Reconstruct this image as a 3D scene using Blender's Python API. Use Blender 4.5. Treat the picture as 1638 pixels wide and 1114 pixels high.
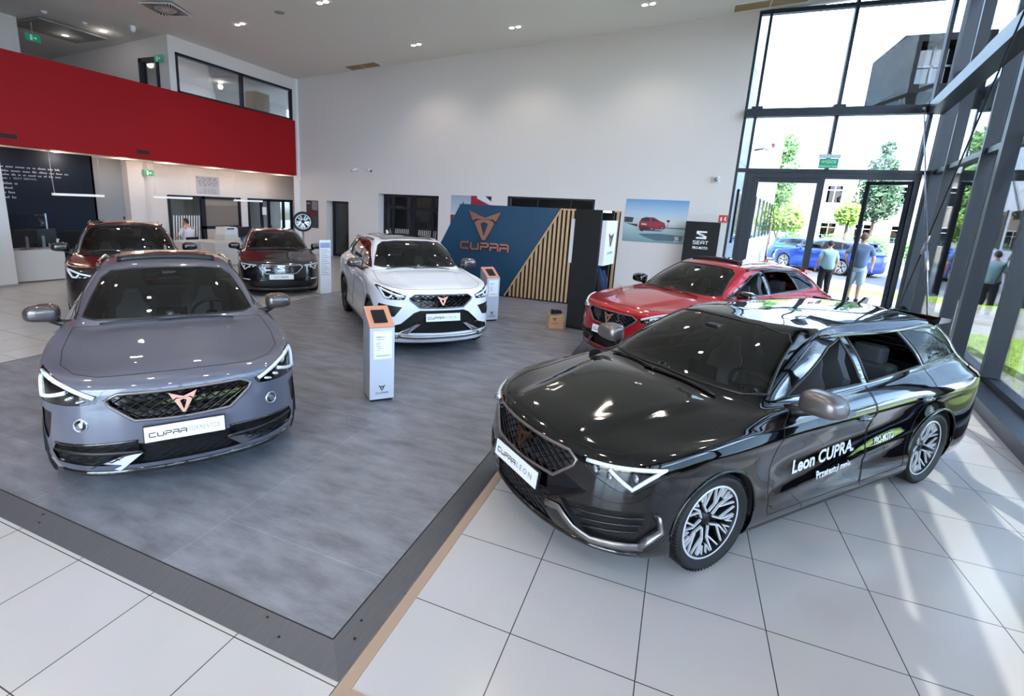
import bpy, bmesh, math, random
from mathutils import Vector, Matrix
from mathutils.bvhtree import BVHTree
from mathutils.geometry import tessellate_polygon
from mathutils.interpolate import poly_3d_calc

PI = math.pi
random.seed(7)
SC = bpy.context.scene
COL = SC.collection
for o in list(bpy.data.objects): bpy.data.objects.remove(o)

# ------------------------------------------------------------------ camera (metres; x to the right along the tiles, y away, z up)
cam_d = bpy.data.cameras.new('camera'); cam = bpy.data.objects.new('camera', cam_d); COL.objects.link(cam)
cam.matrix_world = Matrix(((0.919234, -0.126353, 0.372886, .5835), (0.390932, 0.180585, -0.90253, -2.1597), (0.0467, 0.97541, 0.215395, 2.1982), (0, 0, 0, 1)))
cam_d.sensor_fit = 'HORIZONTAL'; cam_d.sensor_width = 36
cam_d.lens = 36 * 796.566 / 1638
cam_d.shift_x = (819 - 753.9) / 1638; cam_d.shift_y = -(557 - 506.96) / 1638
cam_d.clip_start = .05; cam_d.clip_end = 400
SC.camera = cam

# ------------------------------------------------------------------ sky, sun, exposure
W = bpy.data.worlds.new('sky'); SC.world = W; W.use_nodes = True
nt = W.node_tree; bg = nt.nodes['Background']
sky = nt.nodes.new('ShaderNodeTexSky'); sky.sky_type = 'NISHITA'; sky.sun_disc = False
sky.sun_elevation = math.radians(50); sky.sun_rotation = math.radians(162); sky.air_density = 1.0; sky.dust_density = 2.5; sky.ozone_density = 1.0
# scattered bright cloud over the blue
tcw = nt.nodes.new('ShaderNodeTexCoord'); nzw = nt.nodes.new('ShaderNodeTexNoise'); nzw.inputs['Scale'].default_value = 2.6; nzw.inputs['Detail'].default_value = 5
mpw = nt.nodes.new('ShaderNodeMapping'); mpw.inputs['Scale'].default_value = (1, 1, 2.2)
nt.links.new(tcw.outputs['Generated'], mpw.inputs['Vector']); nt.links.new(mpw.outputs['Vector'], nzw.inputs['Vector'])
rpw = nt.nodes.new('ShaderNodeValToRGB'); rpw.color_ramp.elements[0].position = .42; rpw.color_ramp.elements[1].position = .62
nt.links.new(nzw.outputs['Fac'], rpw.inputs['Fac'])
mxw = nt.nodes.new('ShaderNodeMix'); mxw.data_type = 'RGBA'
nt.links.new(rpw.outputs['Color'], mxw.inputs[0]); nt.links.new(sky.outputs['Color'], mxw.inputs[6]); mxw.inputs[7].default_value = (5.2, 6.9, 9.4, 1)
nt.links.new(mxw.outputs[2], bg.inputs['Color'])
bg.inputs['Strength'].default_value = 1.75

sun_d = bpy.data.lights.new('sun', 'SUN'); sun_d.energy = 20; sun_d.angle = math.radians(.6); sun_d.color = (1, .97, .92)
sun = bpy.data.objects.new('sun', sun_d); COL.objects.link(sun)
SUN_EL = math.radians(50)
sd = Vector((-.31 * math.cos(SUN_EL), .95 * math.cos(SUN_EL), -math.sin(SUN_EL)))      # direction the light travels
sun.rotation_euler = sd.to_track_quat('-Z', 'Y').to_euler(); sun.location = (12, -20, 25)

vs_ = SC.view_settings
vs_.view_transform = 'Standard'; vs_.look = 'None'; vs_.gamma = 1; vs_.exposure = .08; vs_.use_curve_mapping = False
SC.cycles.use_denoising = True
SC.cycles.max_bounces = 8; SC.cycles.diffuse_bounces = 4; SC.cycles.glossy_bounces = 4; SC.cycles.transparent_max_bounces = 24; SC.cycles.transmission_bounces = 4
SC.cycles.sample_clamp_indirect = 6; SC.cycles.caustics_reflective = False; SC.cycles.caustics_refractive = False
# ------------------------------------------------------------------ helpers
def lerp(a, b, t): return a + (b - a) * t
def lin(c): return tuple(((x / 12.92) if x <= .04045 else ((x + .055) / 1.055) ** 2.4) for x in c)
def rgb(r, g, b): return lin((r / 255., g / 255., b / 255.))

def tag(o, label=None, cat=None, group=None, kind=None):
    if label: o['label'] = label
    if cat: o['category'] = cat
    if group: o['group'] = group
    if kind: o['kind'] = kind
    elif cat: o['kind'] = 'thing'
    return o

def empty(name, loc=(0, 0, 0), rz=0.0):
    o = bpy.data.objects.new(name, None)
    o.location = loc
    o.rotation_euler = (0, 0, rz)
    o.empty_display_size = .1
    COL.objects.link(o)
    return o

class MB:
    """collects shapes, links them as one mesh object"""
    def __init__(self):
        self.v = []; self.f = []; self.m = []; self.s = []
    def add(self, vs, fs, mi=0, smooth=False):
        b = len(self.v)
        self.v += [tuple(p) for p in vs]
        for f in fs:
            self.f.append([b + i for i in f]); self.m.append(mi); self.s.append(smooth)
        return self
    def box(self, x0, x1, y0, y1, z0, z1, mi=0, M=None, bev=0.0):
        if bev > 0:
            b = bev
            bm = bmesh.new()
            bmesh.ops.create_cube(bm, size=1)
            for v in bm.verts:
                v.co = Vector((lerp(x0, x1, v.co.x + .5), lerp(y0, y1, v.co.y + .5), lerp(z0, z1, v.co.z + .5)))
            bmesh.ops.bevel(bm, geom=bm.edges[:], offset=b, segments=2, profile=.5, affect='EDGES')
            bmesh.ops.recalc_face_normals(bm, faces=bm.faces)
            bm.verts.index_update()
            vs = [v.co.copy() for v in bm.verts]
            fs = [[v.index for v in f.verts] for f in bm.faces]
            bm.free()
        else:
            vs = [Vector((x, y, z)) for x in (x0, x1) for y in (y0, y1) for z in (z0, z1)]
            fs = [(0, 1, 3, 2), (4, 6, 7, 5), (0, 4, 5, 1), (2, 3, 7, 6), (0, 2, 6, 4), (1, 5, 7, 3)]
        if M: vs = [M @ v for v in vs]
        return self.add(vs, fs, mi)
    def prism(self, poly, a, b, axis='z', mi=0, M=None):
        """extrude a 2D polygon (may be concave) from a to b along axis"""
        n = len(poly)
        def P(p, h):
            if axis == 'z': return Vector((p[0], p[1], h))
            if axis == 'y': return Vector((p[0], h, p[1]))
            return Vector((h, p[0], p[1]))
        ar = sum(poly[i][0] * poly[(i + 1) % n][1] - poly[(i + 1) % n][0] * poly[i][1] for i in range(n))
        pl = list(poly) if ar > 0 else list(poly)[::-1]
        if axis == 'y': pl = pl[::-1]
        if b < a: a, b = b, a
        vs = [P(p, a) for p in pl] + [P(p, b) for p in pl]
        tri = tessellate_polygon([[Vector((p[0], p[1], 0)) for p in pl]])
        fs = []
        for t in tri:
            x, y, z = [pl[i] for i in t]
            s = (y[0] - x[0]) * (z[1] - x[1]) - (z[0] - x[0]) * (y[1] - x[1])
            t = list(t) if s > 0 else list(t)[::-1]
            if axis == 'y': t = t[::-1]
            fs.append(t[::-1]); fs.append([i + n for i in t])
        for i in range(n):
            j = (i + 1) % n
            fs.append((i, j, j + n, i + n))
        if M: vs = [M @ v for v in vs]
        return self.add(vs, fs, mi)
    def tube(self, pts, r, n=8, mi=0, closed=False, caps=True, up=None, flat=None):
        """swept tube; r a number or one per point; flat=(a,b) squashes the profile"""
        pts = [Vector(p) for p in pts]
        N = len(pts)
        if N < 2: return self
        rs = r if isinstance(r, (list, tuple)) else [r] * N
        up = Vector(up) if up is not None else None
        ring = []; prev = None
        for i in range(N):
            if closed: d = pts[(i + 1) % N] - pts[i - 1]
            else: d = pts[min(i + 1, N - 1)] - pts[max(i - 1, 0)]
            if d.length < 1e-9: d = Vector((0, 0, 1))
            d.normalize()
            if up is not None: a = up - d * up.dot(d)
            elif prev is not None: a = prev - d * prev.dot(d)
            else: a = d.orthogonal()
            if a.length < 1e-6: a = d.orthogonal()
            a.normalize(); b = d.cross(a); prev = a
            fa, fb = flat if flat else (1, 1)
            ring.append([pts[i] + (a * math.cos(2 * PI * (k + .5) / n) * fa + b * math.sin(2 * PI * (k + .5) / n) * fb) * rs[i] for k in range(n)])
        vs = [p for q in ring for p in q]; fs = []
        for i in range(N if closed else N - 1):
            j = (i + 1) % N
            for k in range(n):
                l = (k + 1) % n
                fs.append((i * n + k, i * n + l, j * n + l, j * n + k))
        if caps and not closed:
            fs.append(tuple(range(n))[::-1]); fs.append(tuple((N - 1) * n + k for k in range(n)))
        return self.add(vs, fs, mi, n > 5)
    def lathe(self, prof, n=32, M=None, mi=0, smooth=True, close=False):
        """prof: (r, h) pairs, spun about local z"""
        vs = [Vector((r * math.cos(2 * PI * k / n), r * math.sin(2 * PI * k / n), h)) for r, h in prof for k in range(n)]
        if M: vs = [M @ v for v in vs]
        m = len(prof); fs = []
        for i in range(m if close else m - 1):
            j = (i + 1) % m
            for k in range(n):
                l = (k + 1) % n
                fs.append((i * n + k, i * n + l, j * n + l, j * n + k))
        return self.add(vs, fs, mi, smooth)
    def ell(self, c, r, M=None, mi=0, nu=20, nv=12):
        vs = []; fs = []
        for j in range(nv + 1):
            t = PI * j / nv
            for i in range(nu):
                a = 2 * PI * i / nu
                vs.append(Vector((c[0] + r[0] * math.sin(t) * math.cos(a), c[1] + r[1] * math.sin(t) * math.sin(a), c[2] - r[2] * math.cos(t))))
        for j in range(nv):
            for i in range(nu):
                k = (i + 1) % nu
                fs.append((j * nu + i, j * nu + k, (j + 1) * nu + k, (j + 1) * nu + i))
        if M: vs = [M @ v for v in vs]
        return self.add(vs, fs, mi, True)
    def quad(self, a, b, c, d, mi=0):
        return self.add([a, b, c, d], [(0, 1, 2, 3)], mi)
    def build(self, name, mats, parent=None, loc=None):
        me = bpy.data.meshes.new(name)
        me.from_pydata([tuple(v) for v in self.v], [], self.f)
        for m in (mats if isinstance(mats, (list, tuple)) else [mats]): me.materials.append(m)
        me.polygons.foreach_set('material_index', self.m)
        me.polygons.foreach_set('use_smooth', self.s)
        me.validate(); me.update()
        o = bpy.data.objects.new(name, me)
        COL.objects.link(o)
        if parent: o.parent = parent
        if loc: o.location = loc
        return o

def text_geo(body, size=1.0, shear=0.0, align='LEFT', bold=0.0, spacing=1.0):
    """letters as flat triangles in x,y"""
    cu = bpy.data.curves.new('lettering', 'FONT')
    cu.body = body; cu.size = size; cu.shear = shear; cu.align_x = align; cu.offset = bold
    cu.space_character = spacing; cu.resolution_u = 3
    ob = bpy.data.objects.new('lettering', cu)
    COL.objects.link(ob)
    dg = bpy.context.evaluated_depsgraph_get()
    me = bpy.data.meshes.new_from_object(ob.evaluated_get(dg))
    vs = [v.co.copy() for v in me.vertices]
    fs = [list(p.vertices) for p in me.polygons]
    bpy.data.objects.remove(ob); bpy.data.curves.remove(cu); bpy.data.meshes.remove(me)
    return vs, fs

def text_on(mb, body, M, size, mi=0, fit=None, **kw):
    """lettering laid on the plane whose frame is M (x right, y up); fit = wanted width"""
    vs, fs = text_geo(body, size, **kw)
    if not vs: return
    if fit:
        x0 = min(v.x for v in vs); x1 = max(v.x for v in vs)
        k = fit / max(1e-6, x1 - x0)
        vs = [Vector((v.x * k, v.y, v.z)) for v in vs]
    mb.add([M @ v for v in vs], fs, mi)

def strokes(segs, w):
    """letter strokes as quads: list of polylines -> (verts, faces) flat in x,y"""
    vs = []; fs = []
    for pl in segs:
        n = len(pl); P = [Vector((p[0], p[1])) for p in pl]
        L = []; R = []
        for i in range(n):
            if i == 0: d = (P[1] - P[0]).normalized(); m = Vector((-d.y, d.x)); k = 1
            elif i == n - 1: d = (P[-1] - P[-2]).normalized(); m = Vector((-d.y, d.x)); k = 1
            else:
                d0 = (P[i] - P[i - 1]).normalized(); d1 = (P[i + 1] - P[i]).normalized()
                m = Vector((-(d0 + d1).y, (d0 + d1).x))
                if m.length < 1e-6: m = Vector((-d0.y, d0.x))
                m.normalize(); k = 1 / max(.4, m.dot(Vector((-d0.y, d0.x))))
            L.append(P[i] + m * w * .5 * k); R.append(P[i] - m * w * .5 * k)
        b = len(vs)
        vs += [Vector((p.x, p.y, 0)) for q in zip(L, R) for p in q]
        for i in range(n - 1):
            a = b + 2 * i
            fs.append((a, a + 1, a + 3, a + 2))
    return vs, fs

# the angular word mark on the plates and signs, in a 5.6 x 1 box
WORD = [[(.95, 1), (.12, 1), (0, .85), (0, .15), (.12, 0), (.95, 0)],
        [(1.2, 1), (1.2, .15), (1.32, 0), (1.95, 0), (2.07, .15), (2.07, 1)],
        [(2.36, -.1), (2.36, .45), (3.05, .45), (3.2, .6), (3.2, .88), (3.05, 1), (2.3, 1)],
        [(3.47, -.1), (3.47, .45), (4.3, .45)], [(3.42, 1), (4.18, 1), (4.33, .85), (4.33, -.1)],
        [(4.6, -.1), (4.6, .45), (5.45, .45)], [(4.55, 1), (5.33, 1), (5.48, .85), (5.48, -.1)]]
def word_mark(mb, M, width, mi=0, weight=.17, depth=0.0):
    k = width / 5.5
    vs, fs = strokes([[(x * k, y * k * .68) for x, y in s] for s in WORD], weight * k)
    extrude_flat(mb, vs, fs, M, depth, mi)
def extrude_flat(mb, vs, fs, M, depth, mi=0):
    if depth <= 0:
        mb.add([M @ v for v in vs], fs, mi); return
    n = len(vs)
    ed = {}
    for f in fs:
        for i in range(len(f)):
            a, b = f[i], f[(i + 1) % len(f)]
            ed[(min(a, b), max(a, b))] = ed.get((min(a, b), max(a, b)), []) + [(a, b)]
    V = [M @ v for v in vs] + [M @ (v + Vector((0, 0, depth))) for v in vs]
    F = [list(f)[::-1] for f in fs] + [[i + n for i in f] for f in fs]
    for k, l in ed.items():
        if len(l) == 1:
            a, b = l[0]; F.append((a, b, b + n, a + n))
    mb.add(V, F, mi)

# the three-cornered emblem, in a box 2 wide, y -1..1
EMB_L = [[(0, .42), (1.05, .82), (.75, .22), (.52, .36), (.30, .33), (0, .31)],
         [(0, .29), (.30, .30), (.50, .26), (.64, .12), (.62, .04), (.10, -.92), (0, -.92), (0, -.70), (.25, .08), (0, .18)]]
def emblem(mb, M, w, depth=.01, mi=0):
    k = w / 2
    for poly in EMB_L:
        for s in (1, -1):
            pl = [(x * k * s, y * k) for x, y in poly]
            mb.prism(pl, 0, depth, 'z', mi, M)

def frame_mat(o, x, y):
    """matrix whose x,y axes are the given world vectors, origin o"""
    x = Vector(x).normalized(); y = Vector(y); y = (y - x * y.dot(x)).normalized(); z = x.cross(y)
    return Matrix(((x.x, y.x, z.x, o[0]), (x.y, y.y, z.y, o[1]), (x.z, y.z, z.z, o[2]), (0, 0, 0, 1)))
# ------------------------------------------------------------------ materials
def mat(name, col, rough=.5, metal=0.0, coat=0.0, emit=None, estr=0.0, spec=.5, noise=None, bump=None, flake=None, trans=0.0):
    m = bpy.data.materials.new(name); m.use_nodes = True
    nt = m.node_tree; b = nt.nodes['Principled BSDF']
    b.inputs['Base Color'].default_value = (*col, 1)
    b.inputs['Roughness'].default_value = rough
    b.inputs['Metallic'].default_value = metal
    b.inputs['Coat Weight'].default_value = coat
    b.inputs['Coat Roughness'].default_value = .02
    b.inputs['Specular IOR Level'].default_value = spec
    if trans: b.inputs['Transmission Weight'].default_value = trans
    if emit:
        b.inputs['Emission Color'].default_value = (*emit, 1); b.inputs['Emission Strength'].default_value = estr
    tc = None
    if noise:
        sc, amt, col2 = noise[:3]
        tc = nt.nodes.new('ShaderNodeTexCoord')
        n = nt.nodes.new('ShaderNodeTexNoise'); n.inputs['Scale'].default_value = sc; n.inputs['Detail'].default_value = 6
        if len(noise) > 3:
            mp = nt.nodes.new('ShaderNodeMapping'); mp.inputs['Scale'].default_value = noise[3]
            nt.links.new(tc.outputs['Object'], mp.inputs['Vector']); nt.links.new(mp.outputs['Vector'], n.inputs['Vector'])
        else: nt.links.new(tc.outputs['Object'], n.inputs['Vector'])
        rp = nt.nodes.new('ShaderNodeValToRGB')
        rp.color_ramp.elements[0].position = .5 - amt; rp.color_ramp.elements[1].position = .5 + amt
        rp.color_ramp.elements[0].color = (*col, 1); rp.color_ramp.elements[1].color = (*col2, 1)
        nt.links.new(n.outputs['Fac'], rp.inputs['Fac']); nt.links.new(rp.outputs['Color'], b.inputs['Base Color'])
    if bump:
        sc, st = bump
        tc = tc or nt.nodes.new('ShaderNodeTexCoord')
        n = nt.nodes.new('ShaderNodeTexNoise'); n.inputs['Scale'].default_value = sc; n.inputs['Detail'].default_value = 3
        nt.links.new(tc.outputs['Object'], n.inputs['Vector'])
        bp = nt.nodes.new('ShaderNodeBump'); bp.inputs['Strength'].default_value = st; bp.inputs['Distance'].default_value = .01
        nt.links.new(n.outputs['Fac'], bp.inputs['Height']); nt.links.new(bp.outputs['Normal'], b.inputs['Normal'])
    return m

def glass(name, tint=(1, 1, 1), refl=1.0, rough=0.0):
    """thin pane: what is behind it, tinted, with mirror reflections by Fresnel"""
    m = bpy.data.materials.new(name); m.use_nodes = True
    nt = m.node_tree; nt.nodes.remove(nt.nodes['Principled BSDF'])
    out = nt.nodes['Material Output']
    t = nt.nodes.new('ShaderNodeBsdfTransparent'); t.inputs['Color'].default_value = (*tint, 1)
    g = nt.nodes.new('ShaderNodeBsdfGlossy'); g.inputs['Roughness'].default_value = rough
    fr = nt.nodes.new('ShaderNodeFresnel'); fr.inputs['IOR'].default_value = 1.5
    mul = nt.nodes.new('ShaderNodeMath'); mul.operation = 'MULTIPLY'; mul.inputs[1].default_value = refl
    mix = nt.nodes.new('ShaderNodeMixShader')
    nt.links.new(fr.outputs['Fac'], mul.inputs[0]); nt.links.new(mul.outputs[0], mix.inputs['Fac'])
    nt.links.new(t.outputs[0], mix.inputs[1]); nt.links.new(g.outputs[0], mix.inputs[2])
    nt.links.new(mix.outputs[0], out.inputs['Surface'])
    return m

def frosted(name, col):
    m = bpy.data.materials.new(name); m.use_nodes = True; nt = m.node_tree; nt.nodes.remove(nt.nodes['Principled BSDF'])
    t = nt.nodes.new('ShaderNodeBsdfTranslucent'); t.inputs['Color'].default_value = (*col, 1)
    d = nt.nodes.new('ShaderNodeBsdfDiffuse'); d.inputs['Color'].default_value = (*col, 1)
    x = nt.nodes.new('ShaderNodeMixShader'); x.inputs['Fac'].default_value = .3
    nt.links.new(t.outputs[0], x.inputs[1]); nt.links.new(d.outputs[0], x.inputs[2]); nt.links.new(x.outputs[0], nt.nodes['Material Output'].inputs['Surface'])
    return m
M = {}
M['frosted'] = frosted('sun_blade_frosted', (.62, .70, .80))  # translucent, so the added sun blades still pass diffuse daylight
M['white_wall'] = mat('white_wall_paint', rgb(219, 211, 208), .6, bump=(60, .04))
M['ceiling'] = mat('ceiling_paint', rgb(226, 221, 217), .8)
M['red_wall'] = mat('red_panel', rgb(158, 5, 18), .6, spec=.25)
M['frame'] = mat('dark_blue_grey_aluminium', rgb(27, 33, 45), .4, .2)
M['black'] = mat('black_plastic', rgb(20, 20, 22), .4)
M['gloss_black'] = mat('gloss_black', rgb(10, 10, 11), .08, 0, 1)
M['matt_black'] = mat('matt_black', rgb(14, 14, 15), .8)
M['rubber'] = mat('tyre_rubber', rgb(28, 28, 30), .65, bump=(90, .15))
M['chrome'] = mat('chrome', rgb(215, 215, 218), .12, 1)
M['satin'] = mat('satin_metal', rgb(160, 160, 165), .3, 1)
M['dark_chrome'] = mat('dark_chrome', rgb(105, 106, 112), .22, 1)
M['copper'] = mat('copper', rgb(196, 140, 118), .3, .85)
M['copper_dark'] = mat('dark_copper', rgb(130, 84, 72), .3, .9)
M['white'] = mat('white_paint', rgb(232, 232, 234), .4)
M['paper'] = mat('white_paper', rgb(240, 240, 238), .7)
M['plate'] = mat('plate_white', rgb(236, 236, 236), .35)
M['ink'] = mat('dark_ink', rgb(28, 28, 34), .5)
M['ink_grey'] = mat('grey_ink', rgb(112, 114, 120), .5)
M['car_glass'] = glass('car_glass', (.58, .62, .60), 1.7)
M['dark_glass'] = glass('privacy_glass', (.10, .105, .11), 1.0)
M['window_glass'] = glass('window_glass', (.90, .94, .95), .8)
M['clear'] = glass('clear_plastic', (.9, .92, .94), .8)
M['tail_red'] = mat('tail_lamp_red', rgb(170, 20, 24), .12, 0, 1)
M['lamp_white'] = mat('lamp_white', rgb(225, 230, 236), .15, 0, .6)
M['lamp_chrome'] = mat('lamp_reflector', rgb(190, 195, 205), .2, .9)
M['seat'] = mat('seat_cloth', rgb(58, 60, 64), .75, noise=(40, .3, rgb(70, 72, 76)))
M['seat_pale'] = mat('seat_pale', rgb(110, 112, 118), .7)
M['cabin'] = mat('cabin_plastic', rgb(24, 24, 26), .65)
M['underbody'] = mat('underbody', rgb(12, 12, 12), .9)
M['rim_dark'] = mat('rim_dark', rgb(40, 41, 45), .3, .6)
M['machined'] = mat('machined_alloy', rgb(236, 237, 240), .3, .45)
M['disc'] = mat('brake_disc', rgb(120, 120, 124), .35, .9)
M['cladding'] = mat('grey_cladding', rgb(62, 62, 66), .55)
M['mirror_bronze'] = mat('mirror_bronze', rgb(84, 74, 74), .25, .5, 1)
M['graphite'] = mat('satin_graphite', rgb(132, 124, 122), .3, .7)
P = {
    'grey': mat('paint_grey', rgb(92, 93, 106), .35, .15, 1),
    'white': mat('paint_white', rgb(232, 233, 238), .35, 0, 1),
    'black': mat('paint_black', rgb(4, 4, 6), .06, 0, 1, spec=.3),
    'red': mat('paint_red', rgb(178, 10, 28), .3, .25, 1),
    'dark': mat('paint_dark_brown', rgb(22, 13, 15), .25, .2, 1),
    'graphite': mat('paint_graphite', rgb(26, 24, 28), .25, .2, 1),
    'blue': mat('paint_blue', rgb(24, 70, 180), .3, .3, 1),
    'red2': mat('paint_street_red', rgb(180, 30, 50), .35, 0, 1),
}
# ------------------------------------------------------------------ the building
def struct(name, mb, mats, parent=None):
    o = mb.build(name, mats, parent)
    if parent is None: o['kind'] = 'structure'
    return o
YB = 14.0                                   # back wall and the facade beside it
XL = -13.8                                  # face of the red gallery
TILE = .635
def CZ(x): return 6.63 + .060 * (x + 13.8)  # the ceiling rises to the right
def GX(y): return 5.04 + .189 * (y - 8.19)  # glass wall on the right
YN, XF = -9.0, -20.0

def tiles(name, c1, c2, grout, rough):
    m = mat(name, c1, rough); nt = m.node_tree; b = nt.nodes['Principled BSDF']
    tc = nt.nodes.new('ShaderNodeTexCoord'); mp = nt.nodes.new('ShaderNodeMapping'); mp.inputs['Scale'].default_value = (1 / TILE, 1 / TILE, 1)
    br = nt.nodes.new('ShaderNodeTexBrick'); br.offset = 0; br.squash = 1
    br.inputs['Scale'].default_value = 1; br.inputs['Brick Width'].default_value = 1; br.inputs['Row Height'].default_value = 1
    br.inputs['Mortar Size'].default_value = .0045; br.inputs['Mortar Smooth'].default_value = 0; br.inputs['Bias'].default_value = -.3
    br.inputs['Color1'].default_value = (*c1, 1); br.inputs['Color2'].default_value = (*c2, 1); br.inputs['Mortar'].default_value = (*grout, 1)
    nt.links.new(tc.outputs['Object'], mp.inputs['Vector']); nt.links.new(mp.outputs['Vector'], br.inputs['Vector'])
    nz = nt.nodes.new('ShaderNodeTexNoise'); nz.inputs['Scale'].default_value = 3; nz.inputs['Detail'].default_value = 5
    nt.links.new(tc.outputs['Object'], nz.inputs['Vector'])
    mx = nt.nodes.new('ShaderNodeMix'); mx.data_type = 'RGBA'; mx.blend_type = 'MULTIPLY'; mx.inputs[0].default_value = .10
    nt.links.new(br.outputs['Color'], mx.inputs[6]); nt.links.new(nz.outputs['Color'], mx.inputs[7]); nt.links.new(mx.outputs[2], b.inputs['Base Color'])
    bp = nt.nodes.new('ShaderNodeBump'); bp.inputs['Strength'].default_value = .25; bp.inputs['Distance'].default_value = .002; bp.invert = True
    nt.links.new(br.outputs['Fac'], bp.inputs['Height']); nt.links.new(bp.outputs['Normal'], b.inputs['Normal'])
    return m
M['tiles'] = tiles('floor_tiles', rgb(190, 185, 182), rgb(195, 190, 187), rgb(62, 60, 60), .22)
mb = MB(); mb.prism([(XF, YN), (GX(YN), YN), (GX(YB), YB), (1.7, YB), (1.7, YB + 1.2), (XF, 18)], -.15, 0)
floor_o = struct('floor', mb, M['tiles'])

# low display platform with ramped edges
m = mat('concrete_look_board', rgb(100, 100, 105), .38); nt = m.node_tree; b = nt.nodes['Principled BSDF']
tc = nt.nodes.new('ShaderNodeTexCoord'); mp = nt.nodes.new('ShaderNodeMapping'); mp.inputs['Scale'].default_value = (.9, 2.6, 1)
nz = nt.nodes.new('ShaderNodeTexNoise'); nz.inputs['Scale'].default_value = 2.4; nz.inputs['Detail'].default_value = 9; nz.inputs['Roughness'].default_value = .68
nt.links.new(tc.outputs['Object'], mp.inputs['Vector']); nt.links.new(mp.outputs['Vector'], nz.inputs['Vector'])
rp = nt.nodes.new('ShaderNodeValToRGB'); rp.color_ramp.elements[0].position = .32; rp.color_ramp.elements[1].position = .66
rp.color_ramp.elements[0].color = (*rgb(100, 100, 106), 1); rp.color_ramp.elements[1].color = (*rgb(140, 141, 148), 1)
nt.links.new(nz.outputs['Fac'], rp.inputs['Fac'])
br = nt.nodes.new('ShaderNodeTexBrick'); br.offset = .5; br.inputs['Scale'].default_value = 1; br.inputs['Brick Width'].default_value = 3.6; br.inputs['Row Height'].default_value = 1.35
br.inputs['Mortar Size'].default_value = .0025; br.inputs['Mortar Smooth'].default_value = 0
br.inputs['Color1'].default_value = (1, 1, 1, 1); br.inputs['Color2'].default_value = (.95, .95, .95, 1); br.inputs['Mortar'].default_value = (1.45, 1.45, 1.5, 1)
mp2 = nt.nodes.new('ShaderNodeMapping'); mp2.inputs['Rotation'].default_value = (0, 0, PI / 2); mp2.inputs['Location'].default_value = (0, .68, 0)
nt.links.new(tc.outputs['Object'], mp2.inputs['Vector']); nt.links.new(mp2.outputs['Vector'], br.inputs['Vector'])
mx = nt.nodes.new('ShaderNodeMix'); mx.data_type = 'RGBA'; mx.blend_type = 'MULTIPLY'; mx.inputs[0].default_value = 1
nt.links.new(rp.outputs['Color'], mx.inputs[6]); nt.links.new(br.outputs['Color'], mx.inputs[7]); nt.links.new(mx.outputs[2], b.inputs['Base Color'])
M['platform'] = m
M['ramp'] = mat('brushed_dark_metal', rgb(92, 92, 96), .38, .6, noise=(6, .3, rgb(108, 108, 112), (40, 1, 1)))
PZ = .05
x0, x1, y0, y1 = -7.09, -.64, -.61, 9.75
mb = MB()
mb.box(x0 + .14, x1 - .14, y0 + .14, y1 - .14, 0, PZ, 0)
o4 = [(x0, y0), (x1, y0), (x1, y1), (x0, y1)]; i4 = [(x0 + .14, y0 + .14), (x1 - .14, y0 + .14), (x1 - .14, y1 - .14), (x0 + .14, y1 - .14)]
plat = mb.build('display_platform', M['platform'])
tag(plat, 'low grey concrete-look display platform with metal ramp edges', 'platform')
mb = MB()
for i in range(4):
    j = (i + 1) % 4
    a, b_, c, d = (*o4[i], .006), (*o4[j], .006), (*i4[j], PZ + .001), (*i4[i], PZ + .001)
    mb.add([a, b_, c, d, (*o4[i], 0), (*o4[j], 0)], [(0, 1, 2, 3), (4, 5, 1, 0)])
    mb.tube([(*i4[i], PZ), (*i4[j], PZ)], .004, 4, 1)
rampo = mb.build('ramp_edge', [M['ramp'], M['matt_black']], plat); 
for x, y in ((-.73, -.30), (-.70, -.40), (-1.05, -.555), (-1.18, -.50), (-3.1, -.55), (-3.15, -.50)):
    mb = MB(); mb.lathe([(.008, 0), (.006, .003), (0, .003)], 10, Matrix.Translation((x, y, lerp(.006, PZ, min(1, min(x1 - x, y - y0) / .14)) + .001)))
    mb.build('screw', M['matt_black'], plat)
M['brass'] = mat('bronze_strip', rgb(176, 152, 132), .4, .3)
mb = MB(); mb.box(x1 + .012, x1 + .075, y0 - .005, 7.5, 0, .004); struct('trim_1', mb, M['brass'])
mb = MB(); mb.box(x1 + .01, 1.9, y0 - .068, y0 - .005, 0, .004); struct('trim_2', mb, M['brass'])

# ceiling; the overhang past the near glass is added to block high sun
mb = MB(); cp_ = [(XF, YN), (GX(YN) + 1.0, YN), (GX(3.5) + 1.0, 3.5), (GX(3.5) + .25, 3.5), (GX(YB) + .25, YB + .25), (1.66, YB + .25), (1.66, 18), (XF, 18)]; nc = len(cp_)
mb.add([(x, y, CZ(x) + dz) for dz in (0, .3) for x, y in cp_], [tuple(range(nc))[::-1], tuple(range(nc, 2 * nc))] + [(i, (i + 1) % nc, (i + 1) % nc + nc, i + nc) for i in range(nc)]); struct('ceiling', mb, M['ceiling'])

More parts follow.
